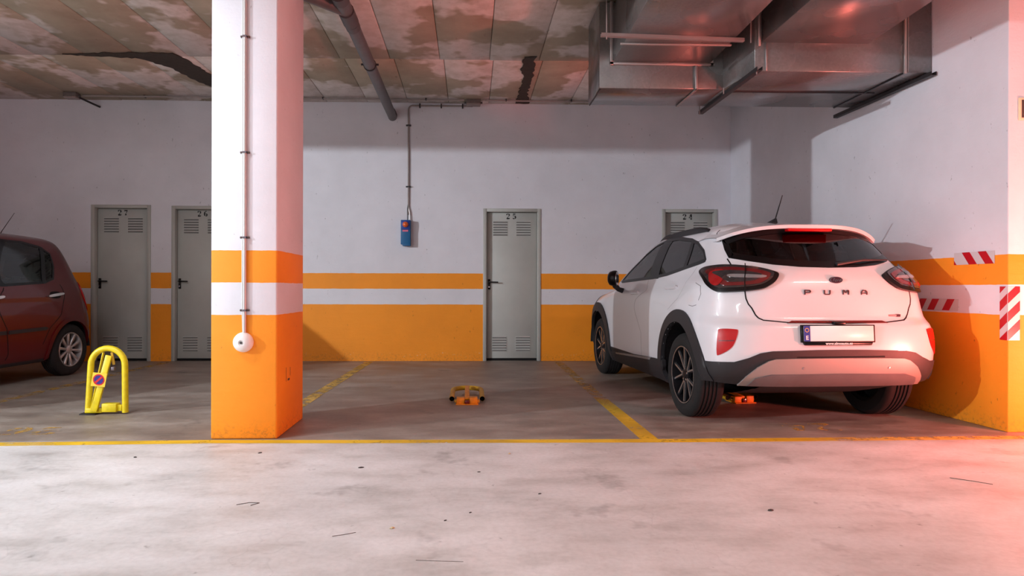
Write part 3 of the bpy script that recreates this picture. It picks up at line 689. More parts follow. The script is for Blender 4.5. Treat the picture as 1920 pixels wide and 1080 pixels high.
MODUS=dict(z=(.20,1.60),ym=1.8,yt=1.8,
 yr=([.20,.27,.35,.45,.60,.75,.90,1.00,1.10,1.25,1.40,1.50,1.55,1.58,1.60],[.35,.14,.04,.01,0,.03,.07,.10,.15,.22,.29,.36,.46,.70,1.1]),
 yf=([.20,.30,.45,.60,.75,.85,.95,1.02,1.10,1.20,1.30,1.40,1.50,1.55,1.58,1.60],[3.65,3.74,3.79,3.79,3.74,3.64,3.44,3.22,3.04,2.86,2.66,2.44,2.16,1.96,1.74,1.45]),
 w=([.20,.28,.36,.50,.65,.80,.90,1.00,1.08,1.2,1.35,1.46,1.52,1.55,1.575,1.59,1.60],[.76,.80,.825,.84,.845,.84,.835,.82,.80,.765,.72,.68,.645,.60,.51,.37,.08]),
 Lr=([.20,.6,1.0,1.3,1.5,1.60],[.3,.42,.40,.36,.34,.2]),nr=([.2,.6,1.0,1.5,1.6],[2.8,3.2,3.2,3.2,2.]),
 Lf=([.2,1.0,1.1,1.6],[.7,.8,.5,.3]),nf=([.2,1.0,1.1,1.6],[2.6,2.6,2.8,2.]),
 tr=([.2,.8,1.1,1.5,1.6],[.0,.02,.04,.05,.0]),
 bulge=[(.55,.55,.012,.40,.25),(3.03,.55,.015,.4,.25)])
_rm(MODUS,1.05,1.05)
def inside(poly, x, y):
    c = False; n = len(poly)
    for i in range(n):
        x1, y1 = poly[i]; x2, y2 = poly[i - 1]
        if (y1 > y) != (y2 > y) and x < (x2 - x1) * (y - y1) / (y2 - y1) + x1: c = not c
    return c
def smooth_poly(p, n=5):
    out = []; m = len(p)
    for i in range(m):
        a, b, c, d = p[i - 1], p[i], p[(i + 1) % m], p[(i + 2) % m]
        for k in range(n):
            t = k / n
            out.append(tuple(.5 * (2 * b[q] + (c[q] - a[q]) * t + (2 * a[q] - 5 * b[q] + 4 * c[q] - d[q]) * t * t + (3 * b[q] - a[q] - 3 * c[q] + d[q]) * t ** 3) for q in (0, 1)))
    return out
def dense(p, step=.03, k=4.4):
    out = []
    for a, b in zip(p, p[1:] + p[:1]):
        n = max(1, int(math.hypot((b[0] - a[0]) * k, b[1] - a[1]) / step)); out += [(a[0] + (b[0] - a[0]) * i / n, a[1] + (b[1] - a[1]) * i / n) for i in range(n)]
    return out
def inset(p, d, k=4.4):
    p = dense(p, .03); n = len(p); sg = 1 if sum(p[i - 1][0] * p[i][1] - p[i][0] * p[i - 1][1] for i in range(n)) > 0 else -1; out = []
    for i in range(n):
        a = p[i - 1]; b = p[(i + 1) % n]; v = Vector(((b[0] - a[0]) * k, b[1] - a[1])); v.normalize(); out.append((p[i][0] - v.y * sg * d / k, p[i][1] + v.x * sg * d))
    return out
mir = lambda p: [(-a, b) for a, b in p][::-1]
class Car:
    K = 4.4
    def __init__(s, spec, root):
        s.S = CarSurface(spec); s.root = root
        s.sg = np.linspace(0, 1, 400)
    def s_of(s, y, z):
        P = s.S.p(s.sg, np.full_like(s.sg, z)); return float(np.interp(y, P[:, 1], s.sg))
    def yz(s, poly, side=-1): return [(side * s.s_of(y, z), z) for y, z in poly]
    def roof(s, x, y):
        S = s.S; prev = None
        for k in range(len(S.zs) - 1, -1, -1):
            T = S.T[k]
            if T[0, 1] <= y <= T[-1, 1]:
                w = np.interp(y, T[:, 1], T[:, 0])
                if w >= abs(x): return float(S.zs[k])
        return float(S.zs[0])
    def at(s, a, z, off=0.0):
        return Vector((s.S.p(np.array([a]), np.array([z]))[0] + s.S.n(np.array([a]), np.array([z]))[0] * off))
    def patch(s, name, poly, mat, off, thick=.012, parent=None, res=.035):
        poly = dense(poly, res); xs = [p[0] for p in poly]; zs = [p[1] for p in poly]
        pts = [Vector((a * s.K, b)) for a, b in poly]; n = len(pts)
        a = min(xs) + res / s.K / 2
        while a < max(xs):
            b = min(zs) + res / 2
            while b < max(zs):
                if inside(poly, a, b) and min((a * s.K - q.x) ** 2 + (b - q.y) ** 2 for q in pts) > (res * .45) ** 2: pts.append(Vector((a * s.K, b)))
                b += res
            a += res / s.K
        r = delaunay_2d_cdt(pts, [], [list(range(n))], 1, 1e-6)
        V = np.array([(v.x / s.K, v.y) for v in r[0]]); F = [tuple(f) for f in r[2]]
        P = s.S.p(V[:, 0], V[:, 1]); N = s.S.n(V[:, 0], V[:, 1])
        top = P + N * off; bot = P + N * (off - thick)
        ec = {}
        for f in F:
            for i in range(len(f)): e = (f[i], f[(i + 1) % len(f)]); ec[tuple(sorted(e))] = ec.get(tuple(sorted(e)), []) + [e]
        m = len(V); fs = list(F)
        for e, l in ec.items():
            if len(l) == 1: u, v = l[0]; fs.append((v, u, m + u, m + v))
        me = bpy.data.meshes.new(name); me.from_pydata([tuple(p) for p in top] + [tuple(p) for p in bot], [], fs); me.update()
        # outward faces
        f0 = me.polygons[0]
        if np.dot(np.array(f0.normal), N[F[0][0]]) < 0: me.flip_normals()
        me.shade_smooth(); me.set_sharp_from_angle(angle=math.radians(50))
        return mobj(name, me, MATS[mat], parent or s.root)
    def ring(s, name, outer, width, mat, off, thick=.012, parent=None):
        o = dense(outer, .03); cx_ = sum(p[0] for p in o) / len(o); n = len(o)
        ms = np.linalg.norm(s.S.p(np.array([cx_ + .01]), np.array([o[0][1]])) - s.S.p(np.array([cx_ - .01]), np.array([o[0][1]]))) / .02
        area = sum(o[i - 1][0] * o[i][1] - o[i][0] * o[i - 1][1] for i in range(n)); sg = 1 if area > 0 else -1
        rows = [[], [], [], []]
        for i in range(n + 1):
            p = o[i % n]; a = o[(i - 1) % n]; b = o[(i + 1) % n]
            d = Vector(((b[0] - a[0]) * ms, b[1] - a[1])); d.normalize(); nn = Vector((-d.y, d.x)) * sg
            q = (p[0] + nn.x * width / ms, p[1] + nn.y * width)
            rows[0].append(s.at(p[0], p[1], off - thick)); rows[1].append(s.at(p[0], p[1], off)); rows[2].append(s.at(q[0], q[1], off)); rows[3].append(s.at(q[0], q[1], off - thick))
        return MB().grid(rows).obj(name, MATS[mat], parent or s.root, smooth=50)
    def line(s, name, pts, w, mat, off=.0015, parent=None, n=6):
        """thin shut line following the surface"""
        d = []
        for a, b in zip(pts[:-1], pts[1:]):
            m = max(2, int(math.hypot((b[0] - a[0]) * s.K, b[1] - a[1]) / .03)); d += [(a[0] + (b[0] - a[0]) * i / m, a[1] + (b[1] - a[1]) * i / m) for i in range(m)]
        d.append(pts[-1]); c = [s.at(a, b, off) for a, b in d]; rows = [[], [], []]
        for i in range(len(c)):
            t = (c[min(i + 1, len(c) - 1)] - c[max(i - 1, 0)]).normalized(); nn = Vector(s.S.n(np.array([d[i][0]]), np.array([d[i][1]]))[0]); sd = t.cross(nn) * w / 2
            rows[0].append(c[i] - sd - nn * .004); rows[1].append(c[i] ); rows[2].append(c[i] + sd - nn * .004)
        rows = [[p for p in rows[0]], [a + (rows[0][i] - a) * .9 + Vector(s.S.n(np.array([d[i][0]]), np.array([d[i][1]]))[0]) * .004 for i, a in enumerate(rows[1])],
                [a + (rows[2][i] - a) * .9 + Vector(s.S.n(np.array([d[i][0]]), np.array([d[i][1]]))[0]) * .004 for i, a in enumerate(rows[1])], rows[2]]
        return MB().grid(rows).obj(name, MATS[mat], parent or s.root)
    def body(s, paint, regions, holes, wheels, wr, zdark, ns=210, nz=130):
        """splits one shell into body, doors, tailgate, ... so that every panel is its own mesh"""
        S = s.S; sv = np.concatenate([-np.linspace(1, 0, ns)[:-1], np.linspace(0, 1, ns)[:-1]]); u = np.linspace(0, 1, nz)
        zv = S.z0 + (S.z1 - S.z0) * (1 - (1 - u) ** 1.35); ms = len(sv)
        SS, ZZ = np.meshgrid(sv, zv); P = S.p(SS.ravel(), ZZ.ravel()); N = S.n(SS.ravel(), ZZ.ravel())
        groups = {}; holes = [inset(h, .018) for h in holes]
        sc = sv + (sv[1] - sv[0]) / 2
        hb = [(min(a for a, b in h), max(a for a, b in h), min(b for a, b in h), max(b for a, b in h)) for h in holes]
        rb = [(min(a for a, b in h), max(a for a, b in h), min(b for a, b in h), max(b for a, b in h)) for _, h in regions]
        for k in range(nz - 1):
            zc = (zv[k] + zv[k + 1]) / 2
            for i in range(ms):
                q = (k * ms + i, k * ms + (i + 1) % ms, (k + 1) * ms + (i + 1) % ms, (k + 1) * ms + i)
                c = (P[q[0]] + P[q[2]]) / 2; a = sc[i]
                if any((c[1] - y) ** 2 + (c[2] - zw) ** 2 < wr ** 2 for y, zw in wheels) and abs(c[0]) > .5: continue
                if any(b[0] < a < b[1] and b[2] < zc < b[3] and inside(h, a, zc) for h, b in zip(holes, hb)): continue
                g = 'body'
                if zc < zdark:
                    g = 'underbody'
                    if c[1] < wheels[0][0] and abs(c[0]) > .5: continue
                else:
                    for (nm, rp), b in zip(regions, rb):
                        if b[0] < a < b[1] and b[2] < zc < b[3] and inside(rp, a, zc): g = nm; break
                groups.setdefault(g, []).append(q)
        groups['body'].append(tuple((nz - 1) * ms + i for i in range(ms))); groups['underbody'].append(tuple(i for i in reversed(range(ms))))
        out = {}
        for g, F in groups.items():
            ids = sorted({i for f in F for i in f}); mp = {j: i for i, j in enumerate(ids)}
            me = bpy.data.meshes.new(g); me.from_pydata([tuple(P[i]) for i in ids], [], [tuple(mp[i] for i in f) for f in F]); me.update()
            me.shade_smooth()
            if g != 'underbody': me.normals_split_custom_set_from_vertices([tuple(N[i]) for i in ids])
            nm = g.split('.')[0]
            out[g] = mobj(nm, me, MATS['black_plastic' if g == 'underbody' else paint], s.root)
        # lining inside the shell
        allF = [f for g, F in groups.items() if g != 'underbody' for f in F[:] if len(f) == 4 and ZZ.ravel()[f[0]] > zdark]
        Q = P - N * .022
        ids = sorted({i for f in allF for i in f}); mp = {j: i for i, j in enumerate(ids)}
        me = bpy.data.meshes.new('cabin_lining'); me.from_pydata([tuple(Q[i]) for i in ids], [], [tuple(mp[i] for i in reversed(f)) for f in allF]); me.shade_smooth()
        mobj('cabin_lining', me, MATS['interior_dark'], s.root)
        return out
    def well(s, y, side, r, x0, x1, zc):
        pts = [(math.cos(a), math.sin(a)) for a in [math.radians(2 + k * 176 / 24) for k in range(25)]]
        rows = [[(side * x, y + c * r, max(.17, zc + q * r)) for c, q in pts] for x in (x0, x1)]
        mb = MB().grid(rows); mb.add([(side * x0, y, zc)] + rows[0], [(0, i + 1, i + 2) for i in range(24)])
        mb.obj('wheel_well', MATS['black_plastic'], s.root)
def wheel(root, loc, side, R, W, rim_r, n, kind):
    """tyre is the part; rim, spokes and cap are its pieces. axis = local Z, outward"""
    g = [(rim_r - .004, -.012), (rim_r + .012, 0), (R - .045, .004), (R - .020, -.004), (R - .006, -.020), (R, -.038)]
    h = -.048; k = (W - .096) / 4
    for i in range(4):
        g += [(R, h), (R - .009, h - .003), (R - .009, h - .011), (R, h - .014)] if True else []
        h -= k
    g += [(R, -W + .038), (R - .006, -W + .020), (R - .03, -W), (rim_r - .004, -W + .01)]
    Rm = Matrix.Rotation(math.radians(90 if side > 0 else -90), 4, 'Y')
    t = MB().lathe(g, None, 64, closed=True).obj('wheel', MATS['rubber'], root, smooth=40)
    t.matrix_local = Matrix.Translation(loc) @ Rm
    MB().lathe([(rim_r + .002, -.010), (rim_r - .004, -.004), (rim_r - .012, -.006), (rim_r - .016, -.03), (rim_r - .03, -W + .03), (rim_r + .002, -W + .02)], None, 48, closed=True).obj('rim', MATS['dark_metal' if kind == 'cut' else 'alloy_dull'], t, smooth=40)
    MB().lathe([(rim_r - .002, -.006), (rim_r - .002, -.0025), (rim_r - .009, -.003), (rim_r - .009, -.008)], None, 48, closed=True).obj('rim_lip', MATS['alloy'], t, smooth=40)
    MB().lathe([(0, -.075), (rim_r - .02, -.085), (rim_r - .02, -.10), (0, -.10)], None, 32).obj('brake_disc', MATS['dark_hole'], t, smooth=40)
    if kind == 'cut':
        for q in range(5):
            for d in (-1, 1):
                a0 = 2 * math.pi * q / 5 + .3 + d * .10; a1 = 2 * math.pi * q / 5 + .3 + d * .30
                r0 = .055; r1 = rim_r - .008
                def pt(r, a, w, zz): return (r * math.cos(a) - w * math.sin(a), r * math.sin(a) + w * math.cos(a), zz)
                for nm, mt, ww, zf, zk in (('spoke', 'alloy', .007, -.018, -.030), ('spoke_flank', 'dark_metal', .013, -.031, -.06)):
                    vs = [pt(r0, a0, -ww, zf - .008), pt(r0, a0, ww, zf - .008), pt(r1, a1, ww, zf), pt(r1, a1, -ww, zf), pt(r0, a0, -ww, zk - .01), pt(r0, a0, ww, zk - .01), pt(r1, a1, ww, zk), pt(r1, a1, -ww, zk)]
                    MB().add(vs, [(0, 1, 2, 3), (4, 7, 6, 5), (0, 4, 5, 1), (1, 5, 6, 2), (2, 6, 7, 3), (3, 7, 4, 0)]).obj(nm, MATS[mt], t)
        MB().lathe([(.062, -.055), (.060, -.030), (.030, -.024), (.028, -.020), (0, -.018)], None, 24).obj('hub_cap', MATS['dark_metal'], t, smooth=40)
        for q in range(5):
            a = 2 * math.pi * q / 5; MB().lathe([(.009, -.035), (.009, -.022), (0, -.020)], Matrix.Translation((.046 * math.cos(a), .046 * math.sin(a), 0)), 8).obj('wheel_nut', MATS['alloy'], t, smooth=40)
    else:
        for q in range(n):
            a = 2 * math.pi * q / n + .15; r0 = .04; r1 = rim_r - .006
            def pt(r, w, zz): return (r * math.cos(a) - w * math.sin(a), r * math.sin(a) + w * math.cos(a), zz)
            vs = [pt(r0, -.010, -.026), pt(r0, .010, -.026), pt(r1, .018, -.010), pt(r1, -.018, -.010), pt(r0, -.012, -.05), pt(r0, .012, -.05), pt(r1, .020, -.05), pt(r1, -.020, -.05)]
            MB().add(vs, [(0, 1, 2, 3), (4, 7, 6, 5), (0, 4, 5, 1), (1, 5, 6, 2), (2, 6, 7, 3), (3, 7, 4, 0)]).obj('spoke', MATS['alloy_dull'], t, bevel=.003, seg=1)
        MB().lathe([(.052, -.06), (.052, -.028), (.034, -.018), (0, -.016)], None, 24).obj('hub_cap', MATS['alloy_dull'], t, smooth=40)
    return t
def seat(root, x, y, z, w=.48, h=.60, rear=False):
    mb = MB().box(x - w / 2, x + w / 2, y - .26, y + .26, z - .16, z)
    mb.obj('seat_cushion', MATS['seat_cloth'], root, bevel=.05, seg=3)
    Mt = Matrix.Translation((x, y - .22, z - .02)) @ Matrix.Rotation(math.radians(14), 4, 'X')
    MB().box(-w / 2, w / 2, -.07, .07, 0, h, Mt).obj('seat_back', MATS['seat_cloth'], root, bevel=.05, seg=3)
    for hx in ((-.36, .36) if rear else (0,)):
        MB().box(hx - .13, hx + .13, -.05, .05, h + .04, h + .22, Mt).box(hx - .05, hx - .04, -.008, .008, h - .02, h + .06, Mt).box(hx + .04, hx + .05, -.008, .008, h - .02, h + .06, Mt).obj('headrest', MATS['seat_cloth'], root, bevel=.03, seg=3)

# ------------------------------------------------------------------ white crossover
wc_ = thing('car', (2.623, 4.446, 0), math.radians(3.0), 'white crossover car parked nose-in beside the right wall, seen from behind', 'car', 'parked cars')
C = Car(PUMA, wc_); ZW = .335
dlo = C.yz([(.63, 1.262), (.74, 1.345), (.92, 1.425), (1.08, 1.462), (1.38, 1.500), (1.69, 1.508), (1.92, 1.468), (2.15, 1.385), (2.43, 1.245), (2.66, 1.105), (2.60, 1.088), (2.39, 1.095), (1.63, 1.118), (1.31, 1.142), (.96, 1.190), (.72, 1.222), (.63, 1.240)])
rwl = [(0, 1.512), (-.06, 1.506), (-.106, 1.492), (-.179, 1.458), (-.235, 1.405), (-.232, 1.325), (-.224, 1.262), (-.182, 1.235), (-.126, 1.205), (-.068, 1.188), (0, 1.183)]
rear_win = rwl + [(-a, b) for a, b in rwl[-2:0:-1]]
wsl = [(-1, 1.46), (-.93, 1.46), (-.84, 1.42), (-.82, 1.30), (-.815, 1.14), (-.86, 1.075), (-.93, 1.06), (-1, 1.055)]
seam_l = [(-.228, 1.256), (-.218, 1.201), (-.196, 1.10), (-.179, 1.007), (-.176, .958), (-.171, .919), (-.164, .890), (-.156, .843), (-.150, .820), (-.142, .805), (-.095, .789), (0, .785)]
tailgate = [(0, 1.60), (-.20, 1.53), (-.24, 1.42)] + seam_l + [(-a, b) for a, b in seam_l[-2::-1]] + [(.24, 1.42), (.20, 1.53)]
fdoor = C.yz([(1.80, .975), (1.75, .60), (1.74, .37), (2.66, .33), (2.78, .50), (2.84, .80), (2.80, 1.02), (2.66, 1.09), (1.75, 1.12)])
rdoor = C.yz([(1.80, .975), (1.75, .60), (1.74, .37), (1.30, .39), (1.20, .55), (1.05, .84), (.80, .93), (.74, 1.05), (.78, 1.20), (1.75, 1.12)])
holes = [dlo, mir(dlo), rear_win, [(a, b) for a, b in wsl], mir(wsl)]
parts = C.body('car_white', [('tailgate', tailgate), ('front_door', fdoor), ('front_door.r', mir(fdoor)), ('rear_door', rdoor), ('rear_door.r', mir(rdoor))], holes,
               [(.73, ZW), (3.318, ZW)], .425, .368)
tg = parts['tailgate']
# glazing
C.patch('rear_window', rear_win, 'glass_privacy', .002, .004)
C.ring('rear_window_band', rear_win, .045, 'black_gloss', .005, .012)
for sgn in (1, -1):
    fix = (lambda p: p) if sgn > 0 else mir
    pf = parts['front_door' if sgn > 0 else 'front_door.r']; pr = parts['rear_door' if sgn > 0 else 'rear_door.r']
    C.ring('window_trim', fix(dlo), .030, 'black_gloss', .004, .014)
    fw = C.yz([(1.70, 1.125), (1.73, 1.485), (1.90, 1.462), (2.14, 1.375), (2.42, 1.235), (2.63, 1.10), (2.39, 1.105)])
    rw = C.yz([(1.52, 1.130), (1.55, 1.490), (1.38, 1.485), (1.08, 1.448), (1.02, 1.43), (.96, 1.20), (1.31, 1.152)])
    qw = C.yz([(.95, 1.20), (1.00, 1.425), (.92, 1.412), (.75, 1.335), (.66, 1.262), (.74, 1.232)])
    C.patch('front_window', fix(fw), 'glass_clear', .0, .004, pf)
    C.patch('rear_door_window', fix(rw), 'glass_privacy', .0, .004, pr)
    C.patch('quarter_window', fix(qw), 'glass_privacy', .0, .004)
    C.patch('pillar', fix(C.yz([(1.50, 1.12), (1.72, 1.12), (1.75, 1.492), (1.53, 1.495)])), 'black_gloss', .004, .010)
    C.patch('pillar', fix(C.yz([(.95, 1.195), (1.01, 1.19), (1.065, 1.452), (1.005, 1.435)])), 'black_gloss', .004, .010)
    # shut lines
    C.line('door_seam', fix(C.yz([(1.75, 1.11), (1.80, .975), (1.75, .60), (1.74, .38)])), .005, 'seam_grey', .0006)
    C.line('door_seam', fix(C.yz([(.74, 1.21), (.76, 1.08), (.82, .95), (1.02, .85)])), .003, 'seam_grey', .0004)
    for (y, z, hw, pp) in ((2.02, .985, .12, pf), (1.06, 1.034, .12, pr)):
        h = C.patch('door_handle', fix(smooth_poly(C.yz([(y - hw, z - .012), (y + hw, z - .016), (y + hw, z + .012), (y - hw, z + .018)]))), 'car_white', .022, .022, pp, .03)
    # wheel-arch cladding
    for ya in (.73, 3.318):
        a0, a1 = (-18, 177) if ya < 1 else (-18, 198)
        arc = [(ya + .50 * math.cos(a) * (1.0), max(.215, ZW + .525 * math.sin(a))) for a in [math.radians(a0 + k * (a1 - a0) / 30) for k in range(31)]]
        arc2 = [(ya + .412 * math.cos(a), max(.215, ZW + .425 * math.sin(a))) for a in [math.radians(a1 - k * (a1 - a0) / 30) for k in range(31)]]
        C.patch('wheel_arch', fix(C.yz(arc + arc2)), 'black_plastic', .016, .035, None, .03)
        C.well(ya, -sgn, .44, .56, .875, ZW)
        wheel(wc_, (-sgn * .868, ya, ZW), -sgn, ZW, .215, .232, 10, 'cut')
    C.patch('sill', fix(C.yz([(1.20, .215), (2.86, .215), (2.88, .30), (2.74, .335), (1.42, .400), (1.10, .41), (1.16, .30)])), 'black_plastic', .012, .03)
    C.patch('sill_strip', fix(C.yz([(1.45, .375), (2.60, .315), (2.62, .330), (1.42, .400)])), 'lens_grey', .016, .01)
    # lamps
    tl = [(-.315, 1.149), (-.302, 1.180), (-.267, 1.192), (-.231, 1.195), (-.195, 1.186), (-.159, 1.170), (-.130, 1.145), (-.119, 1.124), (-.124, 1.080), (-.135, 1.048), (-.148, 1.026), (-.179, 1.009), (-.221, 1.000), (-.238, 1.008), (-.256, 1.040), (-.280, 1.092)]
    base = C.patch('tail_light', fix(smooth_poly(tl, 4)), 'black_gloss', .026, .03, None, .025)
    def sc_(p, kx, kz, dx=0, dz=0): return [(-.215 + (a + .215) * kx + dx, 1.10 + (b - 1.10) * kz + dz) for a, b in p]
    C.patch('lens', fix(smooth_poly(sc_(tl, .90, .84, 0, .010), 4)), 'lens_smoke', .030, .01, base, .025)
    C.patch('light_guide', fix(smooth_poly(sc_(tl, .74, .66, .008, .006), 4)), 'lens_dark_red', .034, .01, base, .025)
    C.patch('light_guide', fix(smooth_poly([(-.262, 1.135), (-.236, 1.15), (-.226, 1.12), (-.226, 1.07), (-.234, 1.04), (-.246, 1.05), (-.258, 1.09)], 4)), 'lens_guide', .037, .01, base, .025)
    C.patch('lens_core', fix(smooth_poly(sc_(tl, .52, .40, .012, .004), 4)), 'lens_smoke', .038, .01, base, .025)
    C.patch('reflector_bar', fix(smooth_poly([(-.212, 1.112), (-.150, 1.108), (-.152, 1.092), (-.212, 1.094)], 4)), 'lens_grey', .042, .008, base, .025)
    C.line('lamp_split', fix([(-.187, 1.187), (-.184, 1.09), (-.179, 1.012)]), .007, 'black_gloss', .043, base)
    rf = [(-.222, .738), (-.196, .740), (-.190, .724), (-.196, .640), (-.206, .592), (-.224, .553), (-.228, .568), (-.226, .711)]
    rb_ = C.patch('rear_reflector', fix(smooth_poly(rf, 4)), 'lens_red', .006, .015, None, .02)
    C.line('reflector_rib', fix([(-.224, .655), (-.196, .66)]), .008, 'lens_dark_red', .006, rb_)
    # mirror
    mx = -sgn
    Mm = Matrix.Translation((mx * .955, 2.36, 1.135)) @ Matrix.Rotation(-mx * math.radians(62), 4, 'Z') @ Matrix.Rotation(math.radians(90), 4, 'X') @ Matrix.Diagonal((.85, .80, 1, 1))
    mh = MB().lathe([(0, -.075), (.055, -.072), (.090, -.055), (.105, -.015), (.105, .01), (.098, .02), (0, .02)], Mm, 24).obj('side_mirror', MATS['black_gloss'], wc_, smooth=50)
    MB().lathe([(0, .021), (.09, .021), (.09, .025), (0, .025)], Mm, 24).obj('mirror_glass', MATS['chrome'], mh, smooth=40)
    MB().tube([(mx * .95, 2.38, 1.06), (mx * .90, 2.42, 1.02), (mx * .83, 2.46, 1.00)], [.030, .026, .03], 12).obj('mirror_stalk', MATS['black_plastic'], mh, smooth=50)
    # roof rail
    ys = np.linspace(.82, 2.28, 30); rows = [[] for _ in range(6)]
    for i, y in enumerate(ys):
        x = .585 - .06 * max(0, (y - 1.6) / .7) ** 2; t_ = i / 29; lift = .042 * min(1, t_ * 7, (1 - t_) * 1.9) ** .8
        z = C.roof(x, y); hz = z + lift
        pr_ = [(.022, z - .012), (.022, hz - .012), (.010, hz), (-.010, hz), (-.022, hz - .012), (-.022, z - .012)]
        for k_, (dx, zz) in enumerate(pr_): rows[k_].append((mx * (x + dx), y, max(zz, z - .012)))
    MB().grid(rows).obj('roof_rail', MATS['black_plastic'], wc_, smooth=50)
# lower bumper, skid panel
cl_ = [(-.262, .36), (-.258, .50), (-.247, .500), (-.198, .508), (-.171, .541), (-.151, .575), (-.129, .590), (-.047, .599), (0, .600)]
clad = cl_ + [(-a, b) for a, b in cl_[-2::-1]] + [(.20, .345), (0, .345), (-.20, .345)]
C.patch('bumper_cladding', clad, 'black_plastic', .008, .03)
sk = [(-.197, .347), (-.182, .408), (-.159, .477), (-.138, .522), (-.124, .537), (-.088, .541), (0, .543)]
skid = sk + [(-a, b) for a, b in sk[-2::-1]] + [(0, .350)]
sp_ = C.patch('skid_panel', skid, 'silver_plastic', .020, .03)
lo = [(-.180, .352), (-.165, .405), (-.135, .432), (0, .437)]
C.patch('diffuser', lo + [(-a, b) for a, b in lo[-2::-1]] + [(0, .352)], 'pvc_grey', .026, .02, sp_)
C.patch('bumper_slot', [(-.085, .545), (.085, .548), (.085, .556), (-.085, .553)], 'dark_hole', .010, .01)
for a in (-.075, .095): 
    MB().lathe([(.010, 0), (.010, .004), (0, .005)], Matrix.Translation(C.at(a, .475, .018)) @ Matrix.Rotation(math.radians(90), 4, 'X'), 14).obj('parking_sensor', MATS['lens_grey'], sp_, smooth=40)
C.line('tow_cover_seam', [(.082, .53), (.082, .505), (.100, .503), (.102, .53)], .005, 'pvc_grey', .019, sp_)
# tailgate details
C.line('tailgate_seam', seam_l + [(-a, b) for a, b in seam_l[-2::-1]], .010, 'dark_metal')
C.line('roof_seam', [(-.238, 1.40), (-.252, 1.44), (-.252, 1.475), (-.243, 1.50)], .007, 'dark_metal')
C.line('roof_seam', [(.238, 1.40), (.252, 1.44), (.252, 1.475), (.243, 1.50)], .007, 'dark_metal')
C.line('fuel_flap_seam', C.yz([(.53, 1.075), (.43, 1.05), (.40, .99), (.42, .94)]), .005, 'lens_grey', .001)
C.line('fuel_flap_seam', C.yz([(.44, .905), (.50, .893), (.57, .90)]), .005, 'lens_grey', .001)
C.patch('tailgate_shelf', [(-.10, .785), (.10, .785), (.09, .800), (-.09, .800)], 'lens_dark_red', .006, .01, tg)
MB().box(-.05, .035, -.0, .05, .778, .798).obj('camera_pod', MATS['black_gloss'], tg, bevel=.004)
# number plate
np_ = MB().box(-.27, .27, -.014, .012, -.062, .062).add([(-.245, -.012, -.082), (.245, -.012, -.082), (.255, -.012, -.060), (-.255, -.012, -.060), (-.245, .012, -.082), (.245, .012, -.082), (.255, .012, -.060), (-.255, .012, -.060)],
     [(0, 1, 2, 3), (4, 7, 6, 5), (0, 4, 5, 1), (1, 5, 6, 2), (2, 6, 7, 3), (3, 7, 4, 0)]).obj('plate_frame', MATS['black_gloss'], wc_, bevel=.003, seg=1)
np_.location = (-.028, -.002, .714); np_.rotation_euler = (math.radians(-4), 0, 0)
MB().box(-.258, .258, -.0165, -.013, -.053, .055).obj('number_plate', MATS['plate_white'], np_, bevel=.002, seg=1)
MB().box(-.258, -.212, -.0175, -.0160, -.053, .055).obj('country_band', MATS['plate_blue'], np_)
RXp = Matrix.Rotation(math.radians(90), 4, 'X')
def put(me, name, mat, parent, loc):
    me.transform(RXp); o = mobj(name, me, MATS[mat], parent, loc); return o
put(text_mesh('E', .040, bold=.001), 'country_letter', 'white_ink', np_, (-.235, -.0180, -.030))
for k in range(12):
    a = k * math.pi / 6; MB().box(-.0022, .0022, -.0182, -.0174, -.0022, .0022).obj('star', MATS['sign_yellow'], np_, (-.235 + .013 * math.cos(a), 0, .025 + .013 * math.sin(a)))
put(text_mesh('www.almoauto.es', .0245, sx=1.12, bold=.0006), 'dealer_lettering', 'white_ink', np_, (.0, -.0145, -.0695))
# lettering and badges on the tailgate
LET = {'P': [[(.06, 0), (.06, .94), (.80, .94), (.94, .82), (.94, .56), (.80, .44), (.22, .44)]], 'U': [[(.05, 1), (.05, .22), (.20, .06), (.80, .06), (.95, .22), (.95, 1)]],
       'M': [[(.06, 0), (.06, .94), (.22, .94), (.50, .42), (.78, .94), (.94, .94), (.94, 0)]], 'A': [[(.05, 0), (.05, .60), (.30, .94), (.70, .94), (.95, .60), (.95, 0)], [(.05, .34), (.95, .34)]]}
for ch, x in (('P', -.19), ('U', -.045), ('M', .095), ('A', .235)):
    mb = MB()
    for st_ in LET[ch]: ribbon(mb, [(x - .043 + p[0] * .046, .988 + p[1] * .033) for p in st_], [.0072] * len(st_), lambda a, b, t: (a, C.at(0, 1.0)[1] + .10 * abs(x) ** 2.2 + t, b), -.007, .010)
    mb.obj('badge_letter', MATS['letter_metal'], tg)
eb = Matrix.Translation((.012, C.at(0, 1.093)[1] - .002, 1.093)) @ Matrix.Rotation(math.radians(90), 4, 'X') @ Matrix.Diagonal((1.0, .48, 1, 1))
em = MB().lathe([(.050, -.01), (.050, .006), (.046, .009), (0, .009)], eb, 32).obj('emblem', MATS['badge_oval'], tg, smooth=40)
MB().lathe([(.0475, .0092), (.0475, .0105), (.0435, .0105), (.0435, .0092)], eb, 32, closed=True).obj('emblem_ring', MATS['chrome'], em, smooth=40)
put(text_mesh('Ford', .034, .0004, sx=.95, shear=.3), 'emblem_script', 'chrome', em, (.012, C.at(0, 1.093)[1] - .0125, 1.092))
yb_ = C.at(.125, .838)[1]
bd = MB().box(.405, .468, yb_ - .008, yb_ + .012, .831, .845).obj('engine_badge', MATS['lens_grey'], tg)
MB().box(.468, .500, yb_ - .006, yb_ + .016, .829, .847).obj('badge_tab', MATS['badge_oval'], tg)
